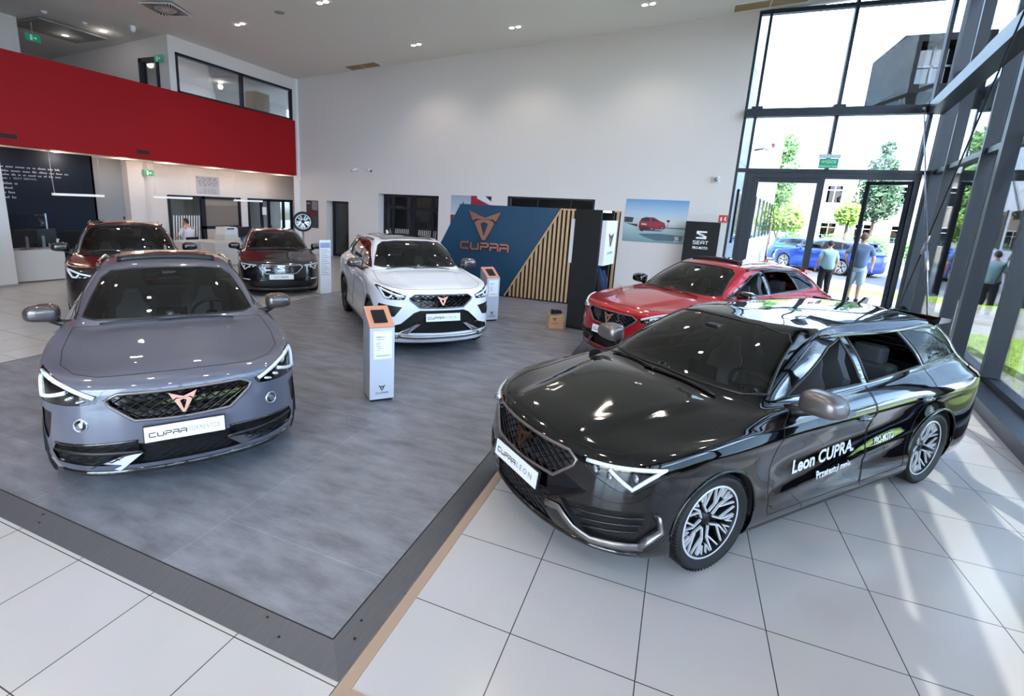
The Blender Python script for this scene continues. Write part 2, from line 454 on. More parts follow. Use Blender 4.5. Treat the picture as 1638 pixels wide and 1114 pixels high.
# back wall with its openings (x, z)
T = .45
def wall_y(name, x0, x1, z0, ztop, holes, y0, y1, mats):
    """wall across y with rectangular holes; ztop(x)"""
    mb = MB(); xs = sorted({x0, x1} | {h[0] for h in holes} | {h[1] for h in holes})
    for a, b in zip(xs[:-1], xs[1:]):
        zs = [z0]; cuts = sorted([(h[2], h[3]) for h in holes if h[0] <= a + 1e-6 and h[1] >= b - 1e-6])
        lo = z0
        for c, d in cuts:
            if c > lo + 1e-6: mb.box(a, b, y0, y1, lo, c)
            lo = d
        mb.prism([(a, lo), (b, lo), (b, ztop(b)), (a, ztop(a))], y0, y1, 'y')
    return struct(name, mb, mats)
DOORA = (-12.45, -11.40, 0, 2.17); DOORB = (-10.06, -7.55, 0, 2.52); WIN3 = (-4.99, -2.11, 2.02, 2.60)
wall_y('wall_back', -13.95, 1.66, 0, CZ, [DOORA, DOORB, WIN3], YB, YB + T, M['white_wall'])
mb = MB(); mb.box(-13.95, -13.72, YB - .10, YB + .0, 0, 6.63); struct('trim_3', mb, M['white'])
for n_, (a, b, c, d) in (('door_3', DOORA), ('door_4', DOORB)):
    mb = MB(); y = YB + T - .08
    w = .09
    mb.box(a, a + w, y, y + .07, c, d); mb.box(b - w, b, y, y + .07, c, d); mb.box(a, b, y, y + .07, d - w, d); mb.box(a, b, y, y + .07, c, c + .1)
    if n_ == 'door_4':
        mid = (a + b) / 2 - .0
        for xm in (a + .42, mid - .06, mid + .06, b - .42): mb.box(xm - .05, xm + .05, y - .005, y + .075, c, d)
        mb.box(a, b, y, y + .07, c + 1.98, c + 2.06)
    dr = struct(n_, mb, M['frame'])
    mb = MB(); mb.box(a + .02, b - .02, y + .03, y + .04, c + .05, d - .05); mb.build('glass_pane', M['window_glass'], dr)
    if n_ == 'door_4':
        mb = MB()
        for k in range(26):
            xx = a + .22 + k * .078
            if abs(xx - mid) < .14 or xx > b - .2: continue
            mb.prism([(xx, .72), (xx + .022, .72), (xx + .085, 1.26), (xx + .063, 1.26)], y + .024, y + .028, 'y')
        mb.build('striped_film', M['paper'], dr)
mb = MB(); a, b, c, d = WIN3; y = YB + .02; w = .055
mb.box(a, a + w, y, y + .08, c, d); mb.box(b - w, b, y, y + .08, c, d); mb.box(a, b, y, y + .08, d - w, d); mb.box(a, b, y, y + .08, c, c + w)
for t in (.36, .74): mb.box(lerp(a, b, t) - .02, lerp(a, b, t) + .02, y, y + .08, c, d)
w3 = struct('window_3', mb, M['frame']); mb = MB(); mb.box(a, b, y + .04, y + .05, c, d); mb.build('glass_pane', M['window_glass'], w3)
# rooms behind these openings
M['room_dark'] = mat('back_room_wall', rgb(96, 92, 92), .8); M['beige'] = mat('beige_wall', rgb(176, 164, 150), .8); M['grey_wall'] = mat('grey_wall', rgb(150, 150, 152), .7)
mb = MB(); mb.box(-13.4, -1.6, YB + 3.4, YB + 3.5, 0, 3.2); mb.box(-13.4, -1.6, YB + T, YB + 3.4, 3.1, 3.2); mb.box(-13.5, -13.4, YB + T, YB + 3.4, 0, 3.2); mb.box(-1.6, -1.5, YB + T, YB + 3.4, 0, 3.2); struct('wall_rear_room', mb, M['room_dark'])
mb = MB(); mb.box(-9.0, -8.3, YB + 3.36, YB + 3.41, 0, 2.1); mb.box(-12.0, -11.6, YB + 3.36, YB + 3.41, .9, 2.0); struct('trim_4', mb, M['grey_wall'])

# red gallery front, soffit, upper room
mb = MB(); mb.box(XL - .25, XL, YN, YB, 3.08, 5.13); struct('wall_gallery', mb, M['red_wall'])
mb = MB(); mb.box(XF, XL - .25, YN, 17.5, 3.10, 3.35); struct('ceiling_lower', mb, M['ceiling'])
for i, y in enumerate((4.45, 7.57)):
    mb = MB(); mb.box(XL - .0, XL + .012, y, y + .40, 3.21, 3.34, 0); mb.box(XL + .012, XL + .014, y + .02, y + .38, 3.225, 3.325, 1)
    for k in range(3): mb.box(XL + .012, XL + .02, y + .02, y + .38, 3.24 + k * .03, 3.247 + k * .03, 0)
    o = mb.build('air_grille', [mat('grille_red', rgb(120, 16, 22), .5), M['matt_black']])
    tag(o, ('long dark slot grille in the red gallery wall above the text wall', 'dark slot grille in the red gallery wall above the pendant lights')[i], 'vent', 'grilles in the red wall')
# glazed upper room, front flush with the red wall
def wall_x(name, y0, y1, z0, ztop, holes, x0, x1, m):
    mb = MB(); ys = sorted({y0, y1} | {h[0] for h in holes} | {h[1] for h in holes})
    for a, b in zip(ys[:-1], ys[1:]):
        lo = z0
        for c, d in sorted([(h[2], h[3]) for h in holes if h[0] <= a + 1e-6 and h[1] >= b - 1e-6]):
            if c > lo + 1e-6: mb.box(x0, x1, a, b, lo, c)
            lo = d
        if ztop - lo > 1e-3: mb.box(x0, x1, a, b, lo, ztop)
    return struct(name, mb, m)
UW = (8.99, 13.76, 5.12, 6.22)
wall_x('wall_upper', 8.78, YB, 5.12, CZ(XL) , [UW], XL - .15, XL, M['white_wall'])
mb = MB(); a, b, c, d = UW; w = .07
for yy in (a, lerp(a, b, .50), b - w): mb.box(XL - .1, XL + .02, yy, yy + w, c, d)
mb.box(XL - .1, XL + .02, a, b, d - w, d); mb.box(XL - .1, XL + .02, a, b, c, c + .05)
w4 = struct('window_4', mb, M['frame']); mb = MB(); mb.box(XL - .06, XL - .05, a, b, c, d); mb.build('glass_pane', M['window_glass'], w4)
# return wall of the upper room with a glazed door in it
UD = (-15.08, -14.22, 3.35, 6.06)
wall_y('wall_return', XF, XL - .15, 3.35, lambda x: CZ(x), [UD], 8.78, 8.90, M['white_wall'])
mb = MB(); a, b, c, d = UD; w = .11
mb.box(a, a + w, 8.75, 8.92, c, d); mb.box(b - w, b, 8.75, 8.92, c, d); mb.box(a, b, 8.75, 8.92, d - w, d)
d5 = struct('door_5', mb, M['frame']); mb = MB(); mb.box(a, b, 8.83, 8.84, c, d); mb.build('glass_pane', M['window_glass'], d5)
mb = MB(); mb.box(-17.6, -17.5, 8.9, 17.5, 3.35, 6.7); struct('wall_upper_inner', mb, M['white_wall'])
mb = MB(); mb.box(-17.48, -17.44, 12.9, 13.5, 3.9, 5.95, 0); o = mb.build('wooden_wardrobe', mat('pale_wood', rgb(190, 164, 128), .5)); 
mb = MB(); mb.box(-.25, .25, -.35, .35, 0, 2.0); mb.box(.25, .262, -.34, -.005, .05, 1.98); mb.box(.25, .262, .005, .34, .05, 1.98)
bpy.data.objects.remove(o)
o = mb.build('wardrobe', mat('pale_wood', rgb(196, 170, 134), .5), None, (-15.0, 13.25, 3.9)); tag(o, 'pale wooden wardrobe seen through the upper office window', 'wardrobe')
o.location.z = 3.35; o.scale.z = 1.34
# wall pillar on the gallery and at the text wall
mb = MB(); mb.box(-18.6, -16.2, 5.2, 6.35, 3.35, 6.49); struct('column_upper', mb, M['white_wall'])
mb = MB(); mb.box(-18.2, -15.5, 6.5, 8.2, 6.44, 6.47); struct('ceiling_panel', mb, M['grey_wall'])
mb = MB(); mb.box(-15.2, -12.9, 3.2, 4.03, 0, 3.10); mb.box(-15.2, -12.885, 3.19, 4.045, 0, .06, 1); struct('column_left', mb, [M['white_wall'], M['grey_wall']])
# recess under the gallery
m_navy = mat('navy_wall', rgb(36, 42, 54), .9, spec=.2); M['navy'] = m_navy
mb = MB(); mb.box(-15.3, -15.1, 3.9, 7.16, 0, 3.10); struct('wall_text', mb, m_navy)
mb = MB(); mb.box(-16.0, -15.88, 7.16, 8.7, 0, 3.10); mb.box(-15.88, -15.1, 7.10, 7.16, 0, 3.1); struct('wall_recess_grey', mb, M['grey_wall'])
mb = MB(); mb.box(-15.9, -15.6, 8.45, 8.95, 0, 3.10); struct('column_recess', mb, M['white_wall'])
OF = (9.9, 13.0, 0.0, 2.12); OG = (13.36, 15.9, 0.0, 2.12)
wall_x('wall_recess', 8.95, 17.5, 0, 3.10, [OF, OG], -16.0, -15.88, M['white_wall'])
for i, (wn, segs, holes) in enumerate((('window_5', (9.9, 11.2, 11.28, 12.9), OF), ('window_6', (13.36, 14.05, 14.45, 15.3, 15.8), OG))):
    mb = MB(); a, b, c, d = holes; x = -15.9
    for yy in segs: mb.box(x - .04, x + .05, yy, yy + .09, c, d)
    mb.box(x - .04, x + .05, a, b, d - .10, d)
    if i == 0: mb.box(x - .04, x + .05, 11.2, b, .93, 1.03); mb.box(x - .03, x + .03, 11.2, b, 0, .93, 1)
    wo = struct(wn, mb, [M['frame'], M['white_wall']])
    mb = MB(); mb.box(x - .01, x, a, b, .05, d - .05); mb.build('glass_pane', M['window_glass'], wo)
    if i == 0:
        mb = MB(); mb.box(x + .001, x + .004, 11.35, 12.88, 1.04, 1.78, 0); mb.box(x + .001, x + .003, 11.35, 12.88, 1.79, 2.02, 1)
        mb.build('frosted_film', [mat('frosted_film', rgb(120, 112, 106), .6), mat('frosted_film_pale', rgb(140, 132, 126), .6)], wo)
        mb = MB()
        for k in range(11): mb.prism([(10.02 + k * .10, .3), (10.06 + k * .10, .3), (10.13 + k * .10, 1.42), (10.09 + k * .10, 1.42)], x + .002, x + .005, 'x')
        mb.build('striped_film', M['paper'], wo)
mb = MB(); mb.box(-18.2, -18.1, 8.9, 17.5, 0, 3.1); struct('wall_office', mb, M['beige'])
mb = MB(); mb.box(-16.6, -13.6, 17.3, 17.5, 0, 3.1); struct('wall_recess_end', mb, M['grey_wall'])
mb = MB(); mb.box(XF - .2, XF, YN, 18, 0, CZ(XF) + .2); struct('wall_left', mb, M['white_wall'])
mb = MB(); mb.box(XF, -4.5, YN - .2, YN, 0, 7.1); struct('wall_front', mb, M['white_wall'])

# ---- back facade beside the wall: x 1.68 .. 6.13
fr = MB(); y = YB + .02; D = .16
def vbar(x, z0, z1, w=.07, d=D): fr.box(x - w / 2, x + w / 2, y - .006, y + d, z0, z1)
def hbar(z, x0, x1, h=.07, d=D): fr.box(x0, x1, y, y + d, z - h / 2, z + h / 2)
for x in (1.70, 1.95): vbar(x, 0, CZ(x), .06)
for x, z0 in ((3.81, 3.55), (5.73, 3.55), (6.16, 0)): vbar(x, z0, CZ(x), .075)
hbar(3.55, 1.68, 6.2, .10); hbar(7.52, 1.68, 6.2, .10)
fr.box(1.68, 6.2, y - .16, y + .10, 4.92, 5.12)                      # stout beam
for x in (1.95, 3.81, 5.73): fr.box(x - .13, x + .13, y - .10, y + .12, 5.10, 5.19)
w1 = struct('window_1', fr, M['frame'])
mb = MB()
for a, b, c, d in ((1.70, 6.15, 3.6, 4.92), (1.70, 6.15, 5.12, 7.5), (1.72, 1.93, .05, 3.5), (5.80, 6.13, .05, 3.5)):
    mb.box(a, b, y + .07, y + .08, c, d)
mb.build('glass_pane', M['window_glass'], w1)
# door opening: closed leaf on the left, the right leaf stands open inwards
fr = MB(); w = .12
fr.box(1.985, 2.14, y - .014, y + .14, 0, 3.495); fr.box(5.70, 5.82, y - .014, y + .14, 0, 3.495); fr.box(2.141, 5.699, y - .010, y + .14, 3.36, 3.495)
fr.box(2.145, 2.28, y + .02, y + .10, .02, 3.355); fr.box(3.66, 3.82, y + .02, y + .10, .02, 3.355); fr.box(2.281, 3.659, y + .02, y + .10, 3.24, 3.355); fr.box(2.281, 3.659, y + .02, y + .10, .02, .16)
d1 = struct('door_1', fr, M['frame'])
mb = MB(); mb.box(2.28, 3.66, y + .055, y + .065, .16, 3.24); mb.build('glass_pane', M['window_glass'], d1)
d2 = empty('door_2', (5.69, y + .02, 0), math.radians(180 - 32)); d2['kind'] = 'structure'
mb = MB(); LW = .97
mb.box(0, .09, -.04, .04, .02, 3.34); mb.box(LW - .09, LW, -.04, .04, .02, 3.34); mb.box(0, LW, -.04, .04, 3.25, 3.34); mb.box(0, LW, -.04, .04, .02, .13)
mb.build('door_frame', M['frame'], d2)
mb = MB(); mb.box(.09, LW - .09, -.006, .006, .13, 3.25); mb.build('glass_pane', M['window_glass'], d2)
mb = MB()
for zz in (1.35, 1.62): mb.box(LW - .075, LW - .03, .04, .075, zz, zz + .06)
mb.tube([(LW - .06, .07, 1.02), (LW - .06, .10, 1.05), (LW - .06, .10, 1.22), (LW - .06, .07, 1.25)], .012, 8)
mb.box(LW - .07, LW - .05, -.12, -.04, 1.0, 1.02)
mb.build('door_handle', M['black'], d2)
for k, zz in enumerate((.3, 1.2, 2.1, 2.9)):
    mb = MB(); mb.lathe([(.022, zz), (.022, zz + .14)], 10, Matrix.Translation((.0, -.055, 0))); mb.build('hinge', M['black'], d2)

# ---- glass wall on the right
gdir = Vector((.189, 1, 0)).normalized(); gin = Vector((-1, .189, 0)).normalized()
def GP(y, off=0, z=0): return Vector((GX(y), y, z)) + gin * off
def gbox(mb, ya, yb, o0, o1, z0, z1, mi=0):
    vs = [GP(yy, oo, zz) for yy in (ya, yb) for oo in (o0, o1) for zz in (z0, z1)]
    fs = [(0, 1, 3, 2), (4, 6, 7, 5), (0, 4, 5, 1), (2, 3, 7, 6), (0, 2, 6, 4), (1, 5, 7, 3)]
    mb.add(vs, fs, mi)
fr = MB()
MUL = [12.4, 9.6, 6.62, 3.7, .8, -2.1, -5.0, -8.0]
for yy in MUL: gbox(fr, yy - .05, yy + .05, -.02, .17, .25, 7.9)
gbox(fr, YN, YB, -.04, .36, 0, .16); gbox(fr, YN, YB, -.04, .10, .16, .24)
gbox(fr, YN, YB, -.02, .12, 3.50, 3.60); gbox(fr, YN, YB, -.02, .10, 7.45, 7.9)
gbox(fr, YN, YB, -.02, .08, 5.75, 5.82)
w2 = struct('window_2', fr, M['frame'])
mb = MB(); gbox(mb, YN, YB, .0, .01, .2, 7.8); mb.build('glass_pane', M['window_glass'], w2)
mb = MB(); gbox(mb, YN, YB - .1, .18, .50, 4.90, 5.16); struct('beam_right', mb, M['frame'])
for i, yy in enumerate((7.55, 2.0, -3.5)):
    mb = MB(); gbox(mb, yy - .08, yy + .08, .18, .36, .16, CZ(5) - .02); struct('column_%d' % (i + 1), mb, M['frame'])
mb = MB(); mb.box(5.88, 6.14, YB - .28, YB - .02, 0, CZ(6)); struct('column_corner', mb, M['frame'])
# unseen frosted blades added outside the near glass, shaped to cut sun stripes
mb = MB()
for z0, z1 in ((.3, 2.12), (2.86, 3.30), (3.92, 4.42), (4.74, 6.4)): gbox(mb, YN, 3.0, -.30, -.26, z0, z1)
struct('sun_stripe_blades', mb, M['frosted'])
# ---- front facade behind the camera
fr = MB()
for x in (-4.5, -2.4, -.3, 1.75): fr.box(x - .06, x + .06, YN - .1, YN + .1, 0, CZ(x))
for z in (.1, 3.55, 5.0): fr.box(-4.5, 1.75, YN - .08, YN + .08, z - .06, z + .06)
w7 = struct('window_7', fr, M['frame']); mb = MB(); mb.box(-4.5, 1.75, YN - .01, YN, .1, 7.4); mb.build('glass_pane', M['window_glass'], w7)
# ------------------------------------------------------------------ car builder
def catmull(P, n, g0=None, g1=None):
    """centripetal Catmull-Rom through P, n steps per span"""
    P = [Vector(p) for p in P]
    Q = [g0 if g0 is not None else P[0] * 2 - P[1]] + P + [g1 if g1 is not None else P[-1] * 2 - P[-2]]
    out = []
    for i in range(1, len(Q) - 2):
        p0, p1, p2, p3 = Q[i - 1:i + 3]
        d0 = max((p1 - p0).length, 1e-4) ** .5; d1 = max((p2 - p1).length, 1e-4) ** .5; d2 = max((p3 - p2).length, 1e-4) ** .5
        m1 = (p2 - p1) / d1 - (p2 - p0) / (d0 + d1) + (p1 - p0) / d0
        m2 = (p3 - p2) / d2 - (p3 - p1) / (d1 + d2) + (p2 - p1) / d1
        m1 = m1 * d1; m2 = m2 * d1
        for k in range(n):
            t = k / n
            h = (2 * t ** 3 - 3 * t ** 2 + 1, t ** 3 - 2 * t ** 2 + t, -2 * t ** 3 + 3 * t ** 2, t ** 3 - t ** 2)
            out.append(p1 * h[0] + m1 * h[1] + p2 * h[2] + m2 * h[3])
    out.append(P[-1])
    return out

def car_rings(S):
    xf, xr, W, H, ax = S['xf'], S['xr'], S['W'], S['H'], S['ax']
    zn, zc, xc, xa, zg = S['zn'], S['zc'], S['xc'], S['xa'], S['zg']
    b0, b1 = S['b0'], S['b1']               # belt height at mirror and at tail
    sh = S['sh']                            # shoulder height at front wheel
    fb = S.get('bow', (.035, .15, .38)); xh = S['xh']; yr = S['yr']; xt = S['xt']; xw = S['xw']; zw = S['zw']
    def low(z, df, dr, dw, dd=0.0, zs=None, zr=None):
        w = W - dw; F = xf - df; R = xr + dr
        zs = zs if zs is not None else [z] * 5
        zr = z if zr is None else zr
        q = [(F, 0, z), (F - fb[0], .36 * W, z), (F - fb[1], .70 * W - dw * .5, z), (F - fb[2], .925 * W - dw * .8, lerp(z, zs[0], .45))]
        q += [(ax, w, zs[0]), (.72, w - dd, zs[1]), (-.10, w - dd, zs[2]), (-.93, w - dd, zs[3]), (-ax, w, zs[4])]
        q += [(R + .27, .945 * W - dw, lerp(zs[4], zr, .6)), (R + .06, .70 * W - dw * .5, zr), (R, 0, zr)]
        return q
    k = zn / .76
    Ls = [low(zg + .03, .16, .16, .16), low(zg, .07, .07, .05), low(zg + .09, .012, .012, .012, .0),
          low(.47 * k, 0, 0, 0, .03), low(.64 * k, .02, .005, .0, .03, [.66 * k, .68 * k, .69 * k, .70 * k, .70 * k], .70 * k)]
    sz = [sh, sh + .015, sh + .03, sh + .045, sh + .05]
    L5 = low(zn, .055, .03, .012, .0, sz, S['zt'])
    def hood(x, y):
        t = min(1, max(0, (xf - .05 - x) / (xf - .05 - xc)))
        z = zn + (zc - zn) * (1.32 * t - .32 * t * t)
        return z - S.get('crown', .075) * (abs(y) / .8) ** 2.2
    belt = lambda x: lerp(b0, b1, min(1, max(0, (xa - x) / (xa - xw))))
    yb = W - S.get('tuck', .105)
    L8 = [(xc, 0, zc), (xc - .015, .30, zc - .004), (xc - .085, .56, zc - .02), (xa + .03, .705, lerp(zc, b0, .8))]
    L8 += [(xa - .14, yb - .045, belt(xa - .14)), (.34, yb - .015, belt(.34)), (-.10, yb, belt(-.1)), (-.93, yb - .005, belt(-.93)), (-ax, yb - .03, belt(-ax))]
    L8 += [(xw + .16, yb - .10, lerp(b1, zw, .6)), (xw + .02, .55, zw), (xw - .02, 0, zw)]
    mid = []
    for t, dy in ((.36, .030), (.72, .024)):
        q = []
        for i, (a, b) in enumerate(zip(L5, L8)):
            x, y, z = (lerp(a[j], b[j], t) for j in range(3))
            if i < 4:
                z = lerp(hood(x, y), z, (.0, .0, .12, .35)[i])
            elif i == 4:
                z += .012; y += .01
            elif i < 9: y += dy * .35; z += .0
            q.append((x, y, z))
        mid.append(q)
    zr_ = H - S.get('edge', .085)
    L10 = [(xh, 0, H - .055), (xh - .012, .22, H - .058), (xh - .05, .42, H - .07), (xh - .16, yr - .01, zr_ - .012)]
    ss = [xh - .27, xh - .42, lerp(xh, xt, .38), lerp(xh, xt, .68), lerp(xh, xt, .86)]
    L10 += [(x, yr, zr_ + S.get('arch', .012) * (1 if i in (1, 2, 3) else .6) - (.0 if i < 3 else S.get('drop', .02) * (i - 2) / 2)) for i, x in enumerate(ss)]
    zt_ = H - .05 - S.get('drop', .02) * 1.5
    L10 += [(xt + .05, yr - .06, zr_ - S.get('drop', .02) * 1.3), (xt + .0, .40, zt_ - .012), (xt - .01, 0, zt_)]
    L9 = []
    for i, (a, b) in enumerate(zip(L8, L10)):
        x, y, z = (lerp(a[j], b[j], .52) for j in range(3))
        if i < 3: x += .03; z += .018
        elif i == 3: y += .018; z += .012; x += .015
        elif i < 9: y += .030
        else: x -= .03; y += .012 if i == 9 else 0
        L9.append((x, y, z))
    L11 = [(lerp(xh, xt, .07), 0, H - .028), (lerp(xh, xt, .075), .2, H - .030)]
    L11 += [(lerp(xh, xt, .09), .38, H - .038), (lerp(xh, xt, .15), yr * .84, H - .05)]
    L11 += [(x, yr * .84, H - .034 - (0 if i < 3 else S.get('drop', .02) * (i - 2) / 2)) for i, x in enumerate(lerp(xh, xt, t) for t in (.25, .36, .5, .7, .84))]
    L11 += [(lerp(xh, xt, .92), yr * .75, zt_ + .0), (lerp(xh, xt, .94), .36, zt_ + .005), (lerp(xh, xt, .95), 0, zt_ + .008)]
    tt = (.15, .16, .18, .22, .30, .38, .5, .68, .8, .86, .88, .885)
    L12 = [(lerp(xh, xt, t), 0, H - .010 * abs(t - .4) * 2 - (0 if t < .45 else S.get('drop', .02) * (t - .45) * 2.2)) for t in tt]
    return Ls + [L5] + mid + [L8, L9, L10, L11, L12]

class CarSkin:
    NU, NV = 6, 7
    def __init__(self, S):
        self.S = S
        rings = car_rings(S)
        fine = []
        for R in rings:
            if R is rings[-1]:
                fine.append([Vector((p[0], 0, p[2])) for p in catmull(R, self.NU)]); continue
            p1 = Vector(R[1]); q1 = Vector(R[-2])
            fine.append(catmull(R, self.NU, Vector((p1.x, -p1.y, p1.z)), Vector((q1.x, -q1.y, q1.z))))
        n = len(fine[0]); cols = []
        for c in range(n):
            P = [r[c] for r in fine]
            g1 = Vector((P[-2].x, -P[-2].y, P[-2].z))
            cols.append(catmull(P, self.NV, None, g1))
        m = len(cols[0])
        bm = bmesh.new(); V = {}
        def vert(c, r, s):
            p = cols[c][r]
            if abs(p.y) < 1e-5 or c in (0, n - 1) or r == m - 1: s = 1; p = Vector((p.x, 0, p.z))
            if (c, r, s) not in V: V[(c, r, s)] = bm.verts.new((p.x, p.y * s, p.z))
            return V[(c, r, s)]
        for s in (1, -1):
            for c in range(n - 1):
                for r in range(m - 1):
                    q = [vert(c, r, s), vert(c + 1, r, s), vert(c + 1, r + 1, s), vert(c, r + 1, s)]
                    u = []
                    for v in q:
                        if v not in u: u.append(v)
                    if len(u) >= 3:
                        try: bm.faces.new(u if s > 0 else u[::-1])
                        except ValueError: pass
        bmesh.ops.remove_doubles(bm, verts=bm.verts, dist=1e-5)
        for _ in range(3):
            bmesh.ops.smooth_vert(bm, verts=[v for v in bm.verts if not v.is_boundary], factor=.5, use_axis_x=True, use_axis_y=True, use_axis_z=True)
        # pressed lines: raised bonnet centre, shoulder crease, hollow and sill crease in the doors
        def sm(t): t = min(1, max(0, t)); return t * t * (3 - 2 * t)
        zlo = S['zg'] + .22
        for v in bm.verts:
            x, y, z = v.co; ay = abs(y); sg = 1 if y > 0 else -1
            if x > S['xc'] - .05 and z > S['zn'] - .06:
                t = sm((x - S['xc']) / .15) * sm((S['xf'] - .10 - x) / .25)
                yr_ = lerp(.53, .27, min(1, max(0, (x - S['xc']) / (S['xf'] - S['xc']))))
                v.co.z += .014 * t * (1 - sm((ay - yr_) / .07)) + .005 * t * math.exp(-((ay - yr_) / .03) ** 2)
            if ay > S['W'] - .13 and z < S['sh'] + .1:
                zl = lerp(S['sh'] - .035, S['sh'] + .005, sm((S['ax'] - x) / (2 * S['ax'])))
                t = sm((S['ax'] + .25 - x) / .3) * sm((x - S['xr'] - .35) / .3)
                d = .011 * math.exp(-((z - zl) / .03) ** 2) * t
                td = sm((S['ax'] - .35 - x) / .3) * sm((x + S['ax'] - .35) / .3)
                d -= .015 * math.exp(-((z - lerp(zl - .20, zl - .16, .5)) / .085) ** 2) * td
                zs_ = lerp(zlo, zlo + .16, sm((S['ax'] - .4 - x) / (2 * S['ax'] - .8)))
                d += .014 * math.exp(-((z - zs_) / .035) ** 2) * td
                v.co.y += sg * d
        bmesh.ops.recalc_face_normals(bm, faces=bm.faces)
        top = max(bm.faces, key=lambda f: f.calc_center_median().z)
        if top.normal.z < 0: bmesh.ops.reverse_faces(bm, faces=bm.faces)
        bm.normal_update(); bm.verts.ensure_lookup_table()
        self.bm = bm
        self.ref = bm.copy(); self.ref.verts.ensure_lookup_table(); self.ref.faces.ensure_lookup_table(); self.ref.normal_update()
        self.bvh = BVHTree.FromBMesh(self.ref)
        self.lay = bm.faces.layers.int.new('part')
    # --- projection of outlines
    def ray(self, p, view):
        o, d = {'front': (Vector((6, p[0], p[1])), Vector((-1, 0, 0))), 'rear': (Vector((-6, p[0], p[1])), Vector((1, 0, 0))),
                'left': (Vector((p[0], 4, p[1])), Vector((0, -1, 0))), 'right': (Vector((p[0], -4, p[1])), Vector((0, 1, 0))),
                'top': (Vector((p[0], p[1], 5)), Vector((0, 0, -1)))}[view]
        co, no, i, dist = self.bvh.ray_cast(o, d)
        if co is None:
            co, no, i, dist = self.bvh.find_nearest(o + d * 4)
        return co, no
    def normal(self, co):
        p, no, i, d = self.bvh.find_nearest(co)
        f = self.ref.faces[i]
        from mathutils.interpolate import poly_3d_calc
        w = poly_3d_calc([v.co for v in f.verts], p)
        r = Vector((0, 0, 0))
        for v, k in zip(f.verts, w): r += v.normal * k
        return r.normalized() if r.length > 1e-6 else no
    def line(self, pts, view, off=.004, step=.03, closed=False):
        """follow a 2D polyline over the skin"""
        out = []; P = list(pts) + ([pts[0]] if closed else [])
        for a, b in zip(P[:-1], P[1:]):
            L = math.hypot(b[0] - a[0], b[1] - a[1]); n = max(1, int(L / step))
            for k in range(n):
                q = (lerp(a[0], b[0], k / n), lerp(a[1], b[1], k / n))
                co, no = self.ray(q, view); out.append(co + self.normal(co) * off)
        if not closed:
            co, no = self.ray(P[-1], view); out.append(co + self.normal(co) * off)
        return out
    # --- cutting a piece out of the skin
    def cut(self, poly, view, part, sel=None):
        bm = self.bm; lay = self.lay
        ia, ib = {'front': (1, 2), 'rear': (1, 2), 'left': (0, 2), 'right': (0, 2), 'top': (0, 1)}[view]
        di, ds = {'front': (0, 1), 'rear': (0, -1), 'left': (1, 1), 'right': (1, -1), 'top': (2, 1)}[view]
        lim = .12
        def ok(f):
            return f.normal[di] * ds > lim and (sel is None or sel(f.calc_center_median()))
        tri = tessellate_polygon([[Vector((p[0], p[1], 0)) for p in poly]])
        n = len(poly)
        ar = sum(poly[i][0] * poly[(i + 1) % n][1] - poly[(i + 1) % n][0] * poly[i][1] for i in range(n))
        convex = True
        for i in range(n):
            a, b, c = poly[i], poly[(i + 1) % n], poly[(i + 2) % n]
            if ((b[0] - a[0]) * (c[1] - b[1]) - (b[1] - a[1]) * (c[0] - b[0])) * ar < -1e-9: convex = False
        pieces = [list(poly)] if convex else [[poly[i] for i in t] for t in tri]
        done = []
        for pc in pieces:
            m = len(pc)
            ar = sum(pc[i][0] * pc[(i + 1) % m][1] - pc[(i + 1) % m][0] * pc[i][1] for i in range(m))
            if ar < 0: pc = pc[::-1]
            a0 = min(p[0] for p in pc); a1 = max(p[0] for p in pc); c0 = min(p[1] for p in pc); c1 = max(p[1] for p in pc)
            cand = []
            for f in bm.faces:
                cs = [v.co for v in f.verts]
                if max(c[ia] for c in cs) < a0 or min(c[ia] for c in cs) > a1 or max(c[ib] for c in cs) < c0 or min(c[ib] for c in cs) > c1: continue
                if ok(f): cand.append(f)
            for i in range(m):
                p, q = pc[i], pc[(i + 1) % m]
                nx, ny = (q[1] - p[1]), -(q[0] - p[0])          # outward
                co = Vector((0, 0, 0)); no = Vector((0, 0, 0)); co[ia], co[ib] = p; no[ia], no[ib] = nx, ny
                if no.length < 1e-9: continue
                no.normalize()
                es = list({e for f in cand for e in f.edges}); vs = list({v for f in cand for v in f.verts})
                r = bmesh.ops.bisect_plane(bm, geom=vs + es + cand, plane_co=co, plane_no=no, dist=1e-5)
                fs = {g for g in r['geom'] if isinstance(g, bmesh.types.BMFace)}
                cand = [f for f in fs if f.is_valid and (f.calc_center_median() - co).dot(no) < 1e-6]
            done += cand
        for f in done: f[lay] = part
        return done
    def take(self, part):
        return [f for f in self.bm.faces if f[self.lay] == part]
    def part_mesh(self, name, part, mats, parent, recess=None, seam=True, off=0.0, seam_r=.0028, seam_mat=None):
        """faces of one part as an object of their own; recess=(vector) sinks them and adds the side walls"""
        fs = self.take(part)
        if not fs: return None
        idx = {}; vs = []; F = []
        for f in fs:
            q = []
            for v in f.verts:
                if v not in idx: idx[v] = len(vs); vs.append(v.co.copy())
                q.append(idx[v])
            F.append(q)
        N = [self.normal(v) for v in vs]
        own = set(fs)
        bed = [e for e in {e for f in fs for e in f.edges} if sum(1 for g in e.link_faces if g in own) == 1]
        if off: vs2 = [v + n * off for v, n in zip(vs, N)]
        elif recess is not None: vs2 = [v + Vector(recess) for v in vs]
        else: vs2 = vs
        mb = MB(); mb.add(vs2, F, 0, True)
        nmain = len(vs2)
        if recess is not None:
            for e in bed:
                a, b = idx[e.verts[0]], idx[e.verts[1]]
                mb.add([vs[a], vs[b], vs2[b], vs2[a]], [(0, 1, 2, 3)], 0)
